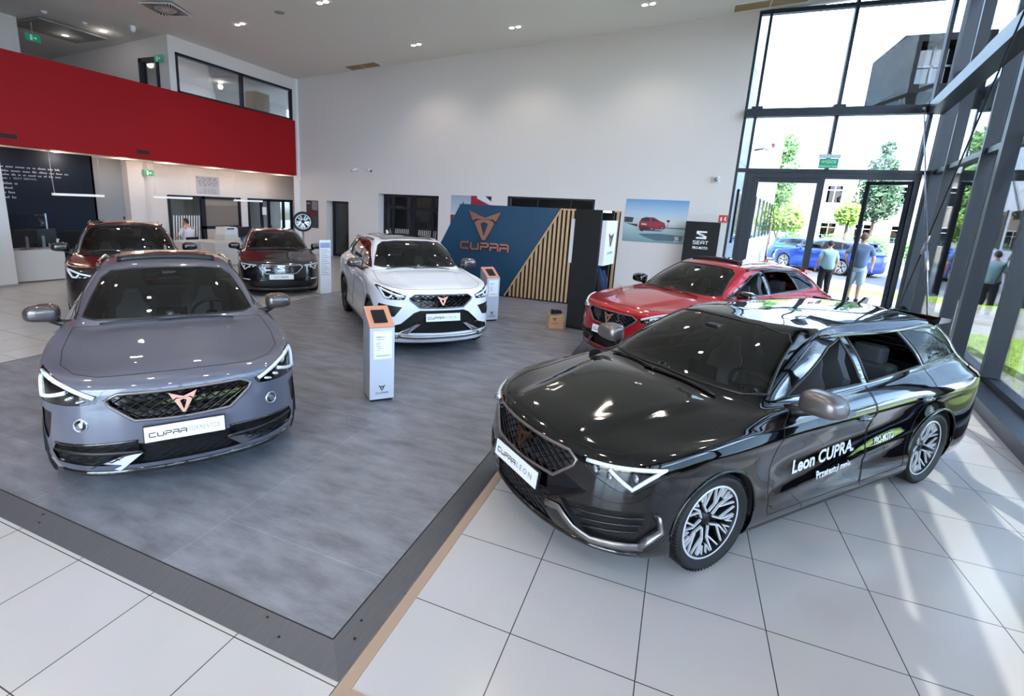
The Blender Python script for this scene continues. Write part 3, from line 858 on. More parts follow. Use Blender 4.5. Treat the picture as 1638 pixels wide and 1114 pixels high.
        if seam:
            for e in bed:
                a, b = vs2[idx[e.verts[0]]], vs2[idx[e.verts[1]]]
                if (a - b).length < 1e-5: continue
                mb.tube([a, b], seam_r, 4, 1, caps=False)
        mats = mats if isinstance(mats, (list, tuple)) else [mats]
        if seam: mats = [mats[0], seam_mat or M['matt_black']]
        o = mb.build(name, mats, parent)
        me = o.data
        if recess is None:
            nn = [tuple(n) for n in N] + [(0, 0, 0)] * (len(me.vertices) - nmain)
            if len(nn) == len(me.vertices):
                me.normals_split_custom_set_from_vertices(nn)
        return o

def ngon(cx, cz, r, n=28, a0=0):
    return [(cx + r * math.cos(a0 + 2 * PI * i / n), cz + r * math.sin(a0 + 2 * PI * i / n)) for i in range(n)]
def mir(poly): return [(-y, z) for y, z in poly]

def build_wheel(parent, x, side, S, style):
    R = S['wr']; w = .115; yc = side * (S['W'] - .126 + S.get('track', 0))
    Mx = Matrix.Translation((x, yc, R)) @ Matrix.Rotation(-side * PI / 2, 4, 'X')   # local z points outward
    rr = S['rr']
    t = MB()
    prof = [(rr - .012, w * .72), (rr + .004, w * .80), (rr + .03, w * .93), (lerp(rr, R, .62), w * .985), (R - .016, w * .84), (R - .004, w * .62), (R, w * .45), (R, 0), (R, -w * .45), (R - .016, -w * .84),
            (lerp(rr, R, .5), -w), (rr, -w * .8)]
    t.lathe(prof, 56, Mx)
    for gz in (-.055, -.02, .02, .055):      # tread grooves
        t.lathe([(R + .0012, gz - .004), (R + .0012, gz + .004)], 56, Mx, 1)
    for i in range(72):
        a = 2 * PI * i / 72
        Q = Mx @ Matrix.Rotation(a, 4, 'Z')
        t.box(R - .01, R + .0008, -.0022, .0022, w * .50, w * .86, 1, Q @ Matrix.Rotation(.0, 4, 'X'))
    tyre = t.build('wheel', [M['rubber'], M['matt_black']], parent)
    b = MB()
    b.lathe([(rr - .002, w * .74), (rr - .010, w * .80), (rr - .018, w * .77)], 56, Mx, 1 if style != 'dark' else 0)
    b.lathe([(rr - .018, w * .77), (rr - .026, w * .6), (rr - .032, -w * .7)], 56, Mx, 0)
    b.lathe([(rr - .03, -.02), (.0, -.02)], 40, Mx, 2)
    rim = b.build('rim', [M['rim_dark'], M['machined'], M['matt_black']], tyre)
    d = MB()
    d.lathe([(.17, .0), (.17, .012), (.07, .014)], 40, Mx)
    d.box(.09, .185, -.07, .07, .0, .03, 0, Mx @ Matrix.Rotation(.9, 4, 'Z'))
    d.build('brake_disc', M['disc'], tyre)
    s = MB(); z0, z1 = w * .30, w * .66
    ro = rr - .022
    def spoke(a, pts, wd, za=None, mi_face=1, wbody=1.9):
        """ray of the rim: list of (radius, angle offset)"""
        P3 = [Vector((r * math.cos(a + da), r * math.sin(a + da), lerp(z0, z1, .35 + .65 * (r / ro)) )) for r, da in pts]
        for p, q in zip(P3[:-1], P3[1:]):
            d = (q - p); L = d.length; d.normalize(); n = Vector((-d.y, d.x, 0)).normalized()
            for W2, dz, m in ((wd * wbody, -.012, 0), (wd, 0, mi_face)):
                vs = [p + n * W2 / 2, p - n * W2 / 2, q - n * W2 / 2, q + n * W2 / 2]
                top = [v + Vector((0, 0, dz)) for v in vs]; bot = [v + Vector((0, 0, dz - .025)) for v in vs]
                s.add([Mx @ v for v in bot + top], [(3, 2, 1, 0), (4, 5, 6, 7), (0, 1, 5, 4), (1, 2, 6, 5), (2, 3, 7, 6), (3, 0, 4, 7)], m)
    if style == 'double_y':                 # five forked spokes outlined in bright metal
        for k in range(5):
            a = 2 * PI * k / 5 + .3
            for sg in (1, -1):
                spoke(a, [(.055, sg * .50), (.13, sg * .17), (ro, sg * .30)], .010, wbody=2.6)
                spoke(a, [(.115, sg * .22), (.16, sg * .42), (ro, sg * .55)], .010, wbody=1.6)
                spoke(a, [(.17, sg * .10), (ro, sg * .06 + sg * .03)], .008, wbody=1.6)
                spoke(a, [(.17, sg * .10), (ro, sg * .24)], .006, wbody=1.2)
    elif style == 'split':                   # five pairs of straight spokes
        for k in range(5):
            a = 2 * PI * k / 5 + .3
            for sg in (1, -1):
                spoke(a, [(.05, sg * .25), (ro, sg * .16)], .022, wbody=1.25)
                spoke(a, [(.12, sg * .30), (ro, sg * .44)], .012, wbody=1.2)
    else:
        for k in range(5):
            a = 2 * PI * k / 5 + .3
            for sg in (1, -1):
                spoke(a, [(.05, sg * .35), (ro, sg * .22)], .024, mi_face=0, wbody=1.1)
    s.lathe([(.0, z1 * .72), (.032, z1 * .72), (.036, z1 * .55), (.07, z1 * .42), (.075, 0)], 24, Mx, 0)
    for k in range(5):
        a = 2 * PI * (k + .5) / 5 + .3
        s.lathe([(.0, .012), (.010, .012), (.011, 0)], 8, Mx @ Matrix.Translation((.052 * math.cos(a), .052 * math.sin(a), z1 * .45)), 2)
    s.build('spokes', [M['rim_dark'], M['machined'], M['matt_black']], tyre)
    return tyre

def build_car(name, S, paint, loc, heading, label, cat='car', group=None, z=0.0, detail=2):
    root = empty(name, (loc[0], loc[1], z), heading)
    tag(root, label, cat, group)
    K = CarSkin(S); bm = K.bm
    W, H, ax = S['W'], S['H'], S['ax']; b0, b1 = S['b0'], S['b1']
    body = P[paint]
    # ---- wheel arches
    ra = S['ra']; zc_ = S['wr'] + .01
    HOOD, ROOF, FD, RD, WS, RW, SG, TRIM, HL, GR, TL, ARCH, LOWER, FOG, SKIRT, GONE = range(1, 17)
    for sx in (1, -1):
        for sd, vw in ((1, 'left'), (-1, 'right')):
            sel = lambda c, sd=sd: c.y * sd > .45
            if S.get('arch_trim'):
                K.cut([(min(p[0], ax + ra + .012) if sx > 0 else max(p[0], -ax - ra - .012), p[1]) for p in ngon(sx * ax, zc_, ra + S['arch_trim'])], vw, 540 + (sx < 0) * 2 + (sd < 0), sel)
    hood = S['hood']
    K.cut(hood + [(x, -y) for x, y in hood[::-1] if abs(y) > 1e-4], 'top', HOOD, lambda c: c.x > S['xa'] - .25 and c.z > S['zn'] - .12)
    for sd, vw in ((1, 'left'), (-1, 'right')):
        sel = lambda c, sd=sd: c.y * sd > .40 and c.z < H - .02
        K.cut(S['trim'], vw, 560 + (sd < 0), sel)
        for i, w in enumerate(S['windows']):
            K.cut(w, vw, 100 + i * 2 + (sd < 0), sel)
        K.cut(S['fdoor'], vw, FD + (100 if sd < 0 else 0) + 200, lambda c, sd=sd: c.y * sd > .55 and c.z < H - .3)
        K.cut(S['rdoor'], vw, RD + (100 if sd < 0 else 0) + 200, lambda c, sd=sd: c.y * sd > .55 and c.z < H - .3)
        if S.get('skirt'):
            K.cut([(-ax + ra, S['zg'] - .02), (ax - ra, S['zg'] - .02), (ax - ra + .03, S['zg'] + S['skirt']), (-ax + ra - .03, S['zg'] + S['skirt'])], vw, 550 + (sd < 0), lambda c, sd=sd: c.y * sd > .5)
    gl = lambda c: c.x > S['xh'] - .35 and c.z > S['zc'] - .04
    K.cut(S['wind'] + mir(S['wind'])[::-1], 'front', WS, gl)
    K.cut(S['rearwin'] + mir(S['rearwin'])[::-1], 'rear', RW, lambda c: c.x < S['xt'] + .3 and c.z > S['zw'] - .1)
    if S.get('roofpanel'):
        rp = S['roofpanel']; K.cut(rp + [(x, -y) for x, y in rp[::-1] if abs(y) > 1e-4], 'top', ROOF, lambda c: c.z > H - .2)
    fr = lambda c: c.x > ax - .35 and c.z < S['zn'] + .3
    for i, q in enumerate(S.get('lower', [])):
        K.cut(q + mir(q)[::-1] if abs(q[0][0]) < 1e-6 else q, 'front', 520 + i * 2, fr)
        if abs(q[0][0]) > 1e-6: K.cut(mir(q), 'front', 521 + i * 2, fr)
    K.cut(S['grille'] + mir(S['grille'])[::-1], 'front', GR, fr)
    for s_ in (1, -1):
        mm = (lambda q: q) if s_ > 0 else mir
        K.cut(mm(S['lamp']), 'front', HL + (400 if s_ < 0 else 300), fr)
        for q in S.get('vents', []): K.cut(mm(q), 'front', 500 + (s_ < 0), fr)
        K.cut(mm(S['tail']), 'rear', TL + (400 if s_ < 0 else 300), lambda c: c.x < -ax - .25)
    # arches: clip and drop
    for sx in (1, -1):
        for sd, vw in ((1, 'left'), (-1, 'right')):
            K.cut(ngon(sx * ax, zc_, ra), vw, GONE, lambda c, sd=sd: c.y * sd > .45)
    gone = K.take(GONE)
    bmesh.ops.delete(bm, geom=gone, context='FACES')
    # parts of the skin
    shell = K.part_mesh('body_shell', 0, body, root, seam=False)
    K.part_mesh('hood', HOOD, body, root)
    if S.get('roofpanel'): K.part_mesh('glass_roof', ROOF, M[S.get('roofmat', 'gloss_black')], root, off=.003)
    for sd in (0, 100):
        d = K.part_mesh('front_door', FD + 200 + sd, body, root)
        e = K.part_mesh('rear_door', RD + 200 + sd, body, root)
        for o_, hx in ((d, S['handles'][0]), (e, S['handles'][1])):
            if not o_: continue
            sg = 1 if sd == 0 else -1
            mb = MB(); co, no = K.ray((hx[0], hx[1]), 'left' if sg > 0 else 'right')
            mb.ell((0, 0, 0), (.105, .022, .020), Matrix.Translation(co + Vector((0, sg * .014, 0))) @ Matrix.Rotation(-.06, 4, 'Y'))
            mb.build('door_handle', body, o_)
    for i in (0, 1): K.part_mesh('window_trim', 560 + i, M['gloss_black'], root, seam=False)
    ws = K.part_mesh('windshield', WS, M['car_glass'], root, seam_r=.010, seam_mat=M['black'])
    K.part_mesh('rear_window', RW, M['dark_glass'], root, seam_r=.008, seam_mat=M['black'])
    for i, w in enumerate(S['windows']):
        for k in (0, 1):
            if (i, k) in S.get('open', ()):     # window wound down
                mb = MB(); vw = 'left' if k == 0 else 'right'
                mb.tube(K.line(w, vw, 0, .05, True), .010, 6, 0, True); mb.build('window_seal', M['black'], root)
                continue
            K.part_mesh('side_window', 100 + i * 2 + k, M['dark_glass'] if i in S.get('dark', ()) else M['car_glass'], root, seam_r=.006, seam_mat=M['black'])
    for i in range(4 if S.get('arch_trim') else 0): K.part_mesh('wheel_arch_trim', 540 + i, M[S.get('archmat', 'cladding')], root, seam=False)
    for i in (0, 1): K.part_mesh('side_skirt', 550 + i, M[S.get('skirtmat', 'cladding')], root, seam=False)
    for i in range(2 * len(S.get('lower', []))): K.part_mesh('lower_intake', 520 + i, M['black'], root, recess=(-.035, 0, 0), seam=False)
    for i in (0, 1): K.part_mesh('side_vent', 500 + i, M['black'], root, recess=(-.03, 0, 0), seam=False)
    gr = K.part_mesh('grille', GR, M['gloss_black'], root, recess=(-.03, 0, 0), seam=False)
    # mesh of the grille and the intake: crossing bars laid a little behind the skin
    def inside(p, poly):
        c = False; n = len(poly)
        for i in range(n):
            a, b = poly[i], poly[i - 1]
            if (a[1] > p[1]) != (b[1] > p[1]) and p[0] < (b[0] - a[0]) * (p[1] - a[1]) / (b[1] - a[1]) + a[0]: c = not c
        return c
    def lattice(poly, pitch, slope, r, depth):
        mb = MB()
        y0 = min(p[0] for p in poly); y1 = max(p[0] for p in poly); z0 = min(p[1] for p in poly); z1 = max(p[1] for p in poly)
        for sg, rr_ in ((1, r), (-1, r * .75)):
            c = y0 - (z1 - z0) / slope
            while c < y1 + (z1 - z0) / slope:
                run = []
                for i in range(41):
                    zz = lerp(z0, z1, i / 40); yy = c + sg * (zz - (z0 + z1) / 2) / slope
                    if inside((yy, zz), poly): run.append((yy, zz))
                    else:
                        if len(run) > 2: mb.tube(K.line(run[::2] + [run[-1]], 'front', -depth, .2), rr_, 4, 0 if sg > 0 else 1)
                        run = []
                if len(run) > 2: mb.tube(K.line(run[::2] + [run[-1]], 'front', -depth, .2), rr_, 4, 0 if sg > 0 else 1)
                c += pitch
        return mb
    full = S['grille'] + mir(S['grille'])[::-1]
    if gr:
        if S.get('honey'):
            mb = MB()
            for i in range(-9, 10):
                for j in range(-5, 6):
                    p = (i * .052 + (.026 if j % 2 else 0), S['badge'][0] - .02 + j * .033)
                    if inside(p, full):
                        co, no = K.ray(p, 'front')
                        mb.ell((0, 0, 0), (.005, .014, .006), Matrix.Translation(co - Vector((.014, 0, 0))), 0, 10, 6)
            mb.build('grille_studs', M['dark_chrome'], gr)
        else:
            lattice(full, .080, .62, .0048, .012).build('grille_mesh', [M['dark_chrome'], M['rim_dark']], gr)
        mb = MB(); mb.tube(K.line(full, 'front', .003, .04, True), S.get('frame_r', .011), 6, 0, True)
        mb.build('grille_frame', M[S.get('framemat', 'dark_chrome')], gr)
        co, no = K.ray((0, S['badge'][0]), 'front'); n_ = K.normal(co)
        Mb = frame_mat(co + n_ * .004, (0, 1, 0), (-.25, 0, 1))
        mb = MB()
        if S.get('emblem', 'tri') == 'tri': emblem(mb, Mb, S['badge'][1], .010)
        else: s_mark(mb, Mb, S['badge'][1], .010)
        mb.build('emblem', M[S.get('emblemmat', 'copper')], gr)
    if S.get('lowmesh') and detail > 1:
        q = S['lowmesh']; lattice(q + mir(q)[::-1], .085, .55, .004, .016).build('intake_mesh', [M['rim_dark'], M['rim_dark']], root)
    # blades, fins and splitters over the bumper
    for item in S.get('fins', []):
        pl, r, mname, flat = item
        for s_ in ((1, -1) if abs(pl[0][0]) > 1e-6 else (1,)):
            mb = MB()
            q = pl if s_ > 0 else mir(pl)
            if s_ == 1 and abs(pl[0][0]) < 1e-6: q = mir(pl)[::-1] + pl[1:]
            mb.tube(K.line(q, 'front', flat[2] if len(flat) > 2 else .0, .05), r, 8, 0, up=(1, 0, 0), flat=flat[:2])
            mb.build('bumper_blade', M[mname], root)
    for k, (poly, mname) in enumerate(S.get('patches', [])):
        for s_ in (1, -1):
            q = poly if s_ > 0 else mir(poly)
            mb = MB(); co = [K.ray(p, 'front')[0] for p in q]
            n_ = Vector((0, 0, 0))
            for c_ in co: n_ += K.normal(c_)
            n_.normalize()
            top = [c_ + n_ * .016 for c_ in co]; n = len(co)
            ctr = sum(top, Vector()) / n + n_ * .006
            vs = co + top + [ctr]
            fs = [(i, (i + 1) % n, (i + 1) % n + n, i + n) for i in range(n)] + [(i + n, (i + 1) % n + n, 2 * n) for i in range(n)]
            if s_ < 0: fs = [f[::-1] for f in fs]
            mb.add(vs, fs); mb.build('bumper_winglet', M[mname], root)
    # ---- lamps
    for s_ in (1, -1):
        mm = (lambda q: q) if s_ > 0 else mir
        h = K.part_mesh('headlight', HL + (400 if s_ < 0 else 300), M['gloss_black'], root, recess=(-.006, 0, 0), seam=False)
        if h:
            mb = MB()
            for q in S['drl']: mb.tube(K.line(mm(q), 'front', .001, .03), S.get('drl_r', .010), 6, 0)
            mb.build('light_strip', M['lamp_white'], h)
            for cx, cz, sx_, sz_ in S['beams']:
                mb = MB()
                co, no = K.ray(mm([(cx, cz)])[0], 'front')
                mb.ell((0, 0, 0), (.014, sx_, sz_), Matrix.Translation(co - Vector((.004, 0, 0))) @ Matrix.Rotation(-s_ * .5, 4, 'Z'), 0, 10, 6)
                mb.build('beam_reflector', M['lamp_chrome'], h)
        K.part_mesh('tail_light', TL + (400 if s_ < 0 else 300), M['tail_red'], root, seam_r=.004, off=.004)
        for fx in S.get('fog', []):
            co, no = K.ray(mm([fx[:2]])[0], 'front'); n_ = K.normal(co)
            Q = frame_mat(co, n_.orthogonal(), n_.cross(n_.orthogonal()))
            mb = MB(); mb.lathe([(fx[2] * 1.25, -.01), (fx[2] * 1.2, .006), (fx[2], .008), (fx[2] * .95, -.004)], 24, Q, 0)
            mb.lathe([(fx[2] * .95, -.002), (fx[2] * .6, .008), (0, .012)], 24, Q, 1)
            mb.lathe([(fx[2] * .5, .010), (fx[2] * .2, .013), (0, .014)], 16, Q, 0)
            mb.build('fog_lamp', [M['lamp_chrome'], M['gloss_black']], root)
    # ---- licence plate
    co, no = K.ray((0, S['plate'][0]), 'front')
    px = co.x + S['plate'][3] if len(S['plate']) > 3 else co.x + .02
    Mp = frame_mat(Vector((px, 0, S['plate'][0])), (0, 1, 0), (-.12, 0, 1))
    pw, ph = S['plate'][1] / 2, S['plate'][2] / 2
    mb = MB(); mb.box(-pw - .008, pw + .008, -ph - .008, ph + .008, -.022, -.002, 0, Mp, .004); mb.box(-pw, pw, -ph, ph, -.002, .003, 1, Mp)
    pl = mb.build('licence_plate', [M['black'], M['plate']], root)
    if S.get('text'):
        mb = MB(); kind, tx = S['text']
        if kind == 'word':
            word_mark(mb, Mp @ Matrix.Translation((-pw + .03, -.02, .0042)), .235, 0)
            text_on(mb, tx, Mp @ Matrix.Translation((-pw + .28, -.02, .0042)), .052, 1, fit=.205 if len(tx) > 5 else .18, spacing=1.5)
        else:
            text_on(mb, tx.split()[0], Mp @ Matrix.Translation((-pw * .62, -.02, .0042)), .055, 1, fit=.14)
            text_on(mb, tx.split()[1], Mp @ Matrix.Translation((-pw * .62 + .15, -.02, .0042)), .055, 0, fit=.15, bold=.001)
        mb.build('plate_lettering', [M['ink'], M['ink_grey']], pl)
    # ---- mirrors
    mx, my, mz = S['mirror']
    for s_ in (1, -1):
        mb = MB()
        bmm = bmesh.new(); bmesh.ops.create_uvsphere(bmm, u_segments=20, v_segments=14, radius=1)
        for v in bmm.verts:
            c = v.co
            x, y, z_ = c.x, c.y, c.z
            x = -.055 if x < -.35 else math.copysign(abs(x) ** .8, x) * .105
            e_ = lambda q: math.copysign(abs(q) ** .62, q)
            yy = e_(y) * .132; zz = e_(z_) * .078 * (1 - .16 * y) - .010 * y * y
            v.co = Vector((mx + x, s_ * (my + yy), mz + zz))
        bmm.verts.index_update()
        mb.add([v.co.copy() for v in bmm.verts], [[v.index for v in f.verts][::s_] for f in bmm.faces], 0, True); bmm.free()
        mo = mb.build('mirror', M[S['mirrormat']] if S.get('mirrormat') else body, root)
        mb = MB()
        mb.tube([(mx - .02, s_ * (my - .05), mz - .065), (mx + .0, s_ * (my - .13), mz - .10), (mx + .03, s_ * (W - S.get('tuck', .105) - .03), mz - .115)], [.030, .034, .045], 8, 0)
        mb.box(mx - .06, mx - .054, min(s_ * (my - .09), s_ * (my + .095)), max(s_ * (my - .09), s_ * (my + .095)), mz - .05, mz + .05, 1)
        mb.build('mirror_arm', [M['black'], M['chrome']], mo)
    # ---- roof rails, fin
    if S.get('rails'):
        x0, x1, y, z0, h = S['rails']
        for s_ in (1, -1):
            mb = MB(); pts = []
            for i in range(15):
                t = i / 14; xx = lerp(x0, x1, t)
                co, no = K.ray((xx, s_ * (y + .03 * math.sin(PI * t))), 'top')
                pts.append(co + Vector((0, 0, h * min(1, 5 * min(t, 1 - t)) + .004)))
            mb.tube(pts, .017, 8, 0, up=(0, 0, 1), flat=(1.0, 1.1))
            mb.build('roof_rail', M[S.get('railmat', 'gloss_black')], root)
    if S.get('sunroof'):
        sx0, sx1, sy, lift = S['sunroof']
        mb = MB(); zz = K.ray((sx0, 0), 'top')[0].z
        pts = [K.ray((sx0 - .02 * (abs(i - 6) / 6) ** 2, lerp(-sy, sy, i / 12)), 'top')[0] + Vector((0, 0, .012)) for i in range(13)]
        mb.tube(pts, .034, 6, 0, up=(0, 0, 1), flat=(1.3, .7)); mb.build('wind_deflector', M['black'], root)
        mb = MB()
        for i in range(9):
            for j in range(2):
                pass
        A_ = [[K.ray((lerp(sx0 - .05, sx1, j / 6), lerp(-sy, sy, i / 8)), 'top')[0] + Vector((0, 0, .004 + lift * j / 6)) for i in range(9)] for j in range(7)]
        vs = [p for r in A_ for p in r] + [p - Vector((0, 0, .012)) for r in A_ for p in r]; n_ = 63
        fs = [(j * 9 + i, j * 9 + i + 1, j * 9 + i + 10, j * 9 + i + 9) for j in range(6) for i in range(8)]
        fs += [tuple(k + n_ for k in f)[::-1] for f in fs]
        mb.add(vs, fs, 0, False); mb.build('sunroof', M['gloss_black'], root)
    co, no = K.ray((S['xt'] + .28, 0), 'top')
    mb = MB(); mb.prism([(co.x + .09, co.z - .01), (co.x - .07, co.z - .01), (co.x - .09, co.z + .055), (co.x - .05, co.z + .06)], -.014, .014, 'y'); mb.build('aerial_fin', body, root)
    if S.get('spoiler'):
        mb = MB(); xs, zs, ys = S['spoiler']; zs = K.ray((xs + .30, 0), 'top')[0].z - .004
        vs = []
        for i in range(13):
            y = lerp(-ys, ys, i / 12); dx = .07 * (y / ys) ** 2
            vs += [Vector((xs + .26 + dx * .4, y, zs + .012)), Vector((xs + dx, y, zs - .015)), Vector((xs + .01 + dx, y, zs - .045)), Vector((xs + .24 + dx, y, zs - .05))]
        fs = [(4 * i + k, 4 * i + (k + 1) % 4, 4 * i + 4 + (k + 1) % 4, 4 * i + 4 + k) for i in range(12) for k in range(4)] + [(3, 2, 1, 0), (48, 49, 50, 51)]
        mb.add(vs, fs, 0, False); mb.build('roof_spoiler', body, root)
    # ---- wheels and wells
    for sx in (1, -1):
        for sd in (1, -1):
            build_wheel(root, sx * ax, sd, S, S['wheel'])
            mb = MB(); Q = Matrix.Translation((sx * ax, sd * .42, zc_)) @ Matrix.Rotation(-sd * PI / 2, 4, 'X')
            prof = [(0, 0), (ra + .005, 0), (ra + .002, W - .42 - S.get('arch_in', .022))]
            n = 30; vs = []; 
            for r, h_ in prof:
                for i in range(n + 1):
                    a = -.12 + (PI + .24) * i / n
                    vs.append(Vector((sx * ax + r * math.cos(a), sd * (.42 + h_), zc_ + r * math.sin(a))))
            fs = [(j * (n + 1) + i, j * (n + 1) + i + 1, (j + 1) * (n + 1) + i + 1, (j + 1) * (n + 1) + i) for j in range(2) for i in range(n)]
            mb.add(vs, fs, 0, True); mb.build('wheel_well', M['matt_black'], root)
            if not S.get('arch_trim'):
                mb = MB(); pts = []
                for i in range(31):
                    a = .02 + (PI - .04) * i / 30
                    p = (sx * ax + (ra + .004) * math.cos(a), zc_ + (ra + .004) * math.sin(a))
                    co, no = K.ray(p, 'left' if sd > 0 else 'right'); pts.append(co + Vector((0, sd * .002, 0)))
                mb.tube(pts, .010, 6); mb.build('wheel_arch_lip', body, root)
    # ---- underside and cabin
    zg = S['zg']
    mb = MB(); mb.box(S['xr'] + .25, S['xf'] - .35, -.50, .50, zg + .03, zg + .06); mb.box(-ax + ra + .03, ax - ra - .03, -(W - .10), W - .10, zg + .03, zg + .06); mb.build('underbody', M['underbody'], root)
    fl = zg + .14; xi = S['xa']
    mb = MB()
    mb.box(S['xw'] + .25, xi, -(W - .22), W - .22, fl - .03, fl)
    for s_ in (1, -1):
        y0, y1 = sorted((s_ * (W - .175), s_ * (W - .20))); mb.box(S['xw'] + .3, xi - .1, y0, y1, fl, b0 - .05)
    mb.box(S['xw'] + .22, S['xw'] + .26, -(W - .25), W - .25, fl, b0 - .1)
    mb.box(xi - .02, xi + .02, -(W - .2), W - .2, fl, b0 - .12)
    mb.build('cabin_floor', M['cabin'], root)
    mb = MB(); zd = b0 - .05
    prof = [(S['xc'] - .06, S['zc'] - .055), (S['xa'] - .06, zd + .0), (S['xa'] - .26, zd - .0), (S['xa'] - .33, zd - .06), (S['xa'] - .30, zd - .20), (S['xa'] - .12, zd - .32), (S['xa'] + .02, zd - .3)]
    mb.prism(prof, -(W - .26), W - .26, 'y'); mb.box(S['xa'] - .46, S['xa'] - .05, -.11, .11, fl, zd - .22); mb.box(-.35, S['xa'] - .4, -.11, .11, fl, fl + .3, 0)
    mb.box(S['xa'] - .31, S['xa'] - .30, -.13, .13, zd - .04, zd + .09, 1)
    mb.build('dashboard', [M['cabin'], M['gloss_black']], root)
    hs = H - 1.44
    def seat(x, y, w, matn, hi):
        Q = Matrix.Translation((x, y, fl))
        mb = MB()
        mb.box(-.02, .50, -w / 2, w / 2, .12, .30 + hs * .4, 0, Q, .05)
        for s_ in (1, -1): mb.box(.02, .46, min(s_ * w / 2, s_ * (w / 2 - .07)), max(s_ * w / 2, s_ * (w / 2 - .07)), .24, .36 + hs * .4, 1, Q, .03)
        o = mb.build('seat', [M[matn], M['cabin']], root)
        mb = MB()
        B = Q @ Matrix.Translation((-.0, 0, .26 + hs * .4)) @ Matrix.Rotation(-.36, 4, 'Y')
        out = [(-w * .46, 0), (-w * .50, .22), (-w * .48, .45), (-w * .30, .58), (-w * .22, .74), (-w * .15, .79), (w * .15, .79), (w * .22, .74), (w * .30, .58), (w * .48, .45), (w * .50, .22), (w * .46, 0)]
        out = [(a, b * hi) for a, b in out]
        mb.prism(out, -.09, .03, 'x', 0, B)
        mb.prism([(a * .62, .06 + b * .62) for a, b in out], .03, .06, 'x', 1, B)
        for s_ in (1, -1): mb.tube([(.045, s_ * w * .42, .08), (.06, s_ * w * .44, .30), (.04, s_ * w * .38, .46)], [.03, .045, .03], 8, 0, False, True).v
        n0 = len(mb.v)
        bk = mb.build('backrest', [M[matn], M['seat_pale'], M['satin']], o)
        return o, bk
    for y in (.36, -.36):
        o, bk = seat(-.22, y, .52, 'seat', 1.02)
    mb = MB(); mb.box(-1.12, -.70, -.62, .62, fl + .10, fl + .30, 0, None, .05)
    for y in (.40, -.40): mb.box(-1.20, -1.08, y - .13, y + .13, fl + .68 + hs * .5, fl + .86 + hs * .5, 0, None, .04)
    mb.box(-1.22, -1.08, -.62, .62, fl + .25, fl + .72 + hs * .5, 0, Matrix.Translation((-1.1, 0, 0)) @ Matrix.Rotation(-.0, 4, 'Y') @ Matrix.Translation((1.1, 0, 0)), .05)
    mb.build('rear_seat', M['seat'], root)
    mb = MB(); Q = Matrix.Translation((S['xa'] - .42, .36, zd - .03)) @ Matrix.Rotation(-1.15, 4, 'Y')
    mb.tube([Q @ Vector((.185 * math.cos(2 * PI * i / 28), .185 * math.sin(2 * PI * i / 28), 0)) for i in range(28)], .016, 8, 0, True)
    mb.lathe([(.0, .01), (.07, .005), (.075, -.03)], 20, Q, 0)
    for a in (0, PI, PI * 1.5): mb.box(.05, .185, -.018, .018, -.012, .004, 0, Q @ Matrix.Rotation(a + PI / 2 * 0 + (PI / 2), 4, 'Z'))
    mb.tube([Q @ Vector((0, 0, -.02)), Q @ Vector((0, 0, -.2))], .04, 8)
    mb.build('steering_wheel', M['black'], root)
    # rear-view mirror and camera box behind the glass
    co, no = K.ray((0, H - .13), 'front')
    mb = MB(); mb.box(co.x - .13, co.x - .02, -.06, .06, H - .15, H - .10, 0, None, .01); mb.ell((co.x - .17, 0, H - .19), (.02, .115, .032), None, 1)
    mb.build('interior_mirror', [M['black'], M['cabin']], root)
    # wipers
    mb = MB()
    for a, b in (((S['xc'] - .03, .50), (S['xc'] + .0, -.12)), ((S['xc'] - .0, -.02), (S['xc'] - .08, -.56))):
        pts = []
        for i in range(9):
            t = i / 8; co, no = K.ray((lerp(a[0], b[0], t), lerp(a[1], b[1], t)), 'top'); pts.append(co + K.normal(co) * .012)
        mb = MB(); mb.tube(pts, .008, 6); mb.build('wiper', M['black'], root)
    root['_k'] = 0
    del root['_k']
    return root, K

def s_mark(mb, Mx, w, depth=.01, mi=0):
    """two interlocking slanted bars"""
    k = w / 2
    for sg in (1, -1):
        pl = [(-1, .80), (.78, .80), (1, .56), (1, .42), (-.44, .42), (-.44, .30), (.35, .10), (.35, -.02), (-.78, -.02 + .08), (-1, .26)]
        pl = [(-1, .82), (1, .82), (1, .46), (-.42, .46), (-.42, .34), (.62, .06), (-.30, .06), (-.30, .0), (-1, .22)]
        mb.prism([(x * k * sg, y * k * sg) for x, y in pl], 0, depth, 'z', mi, Mx)
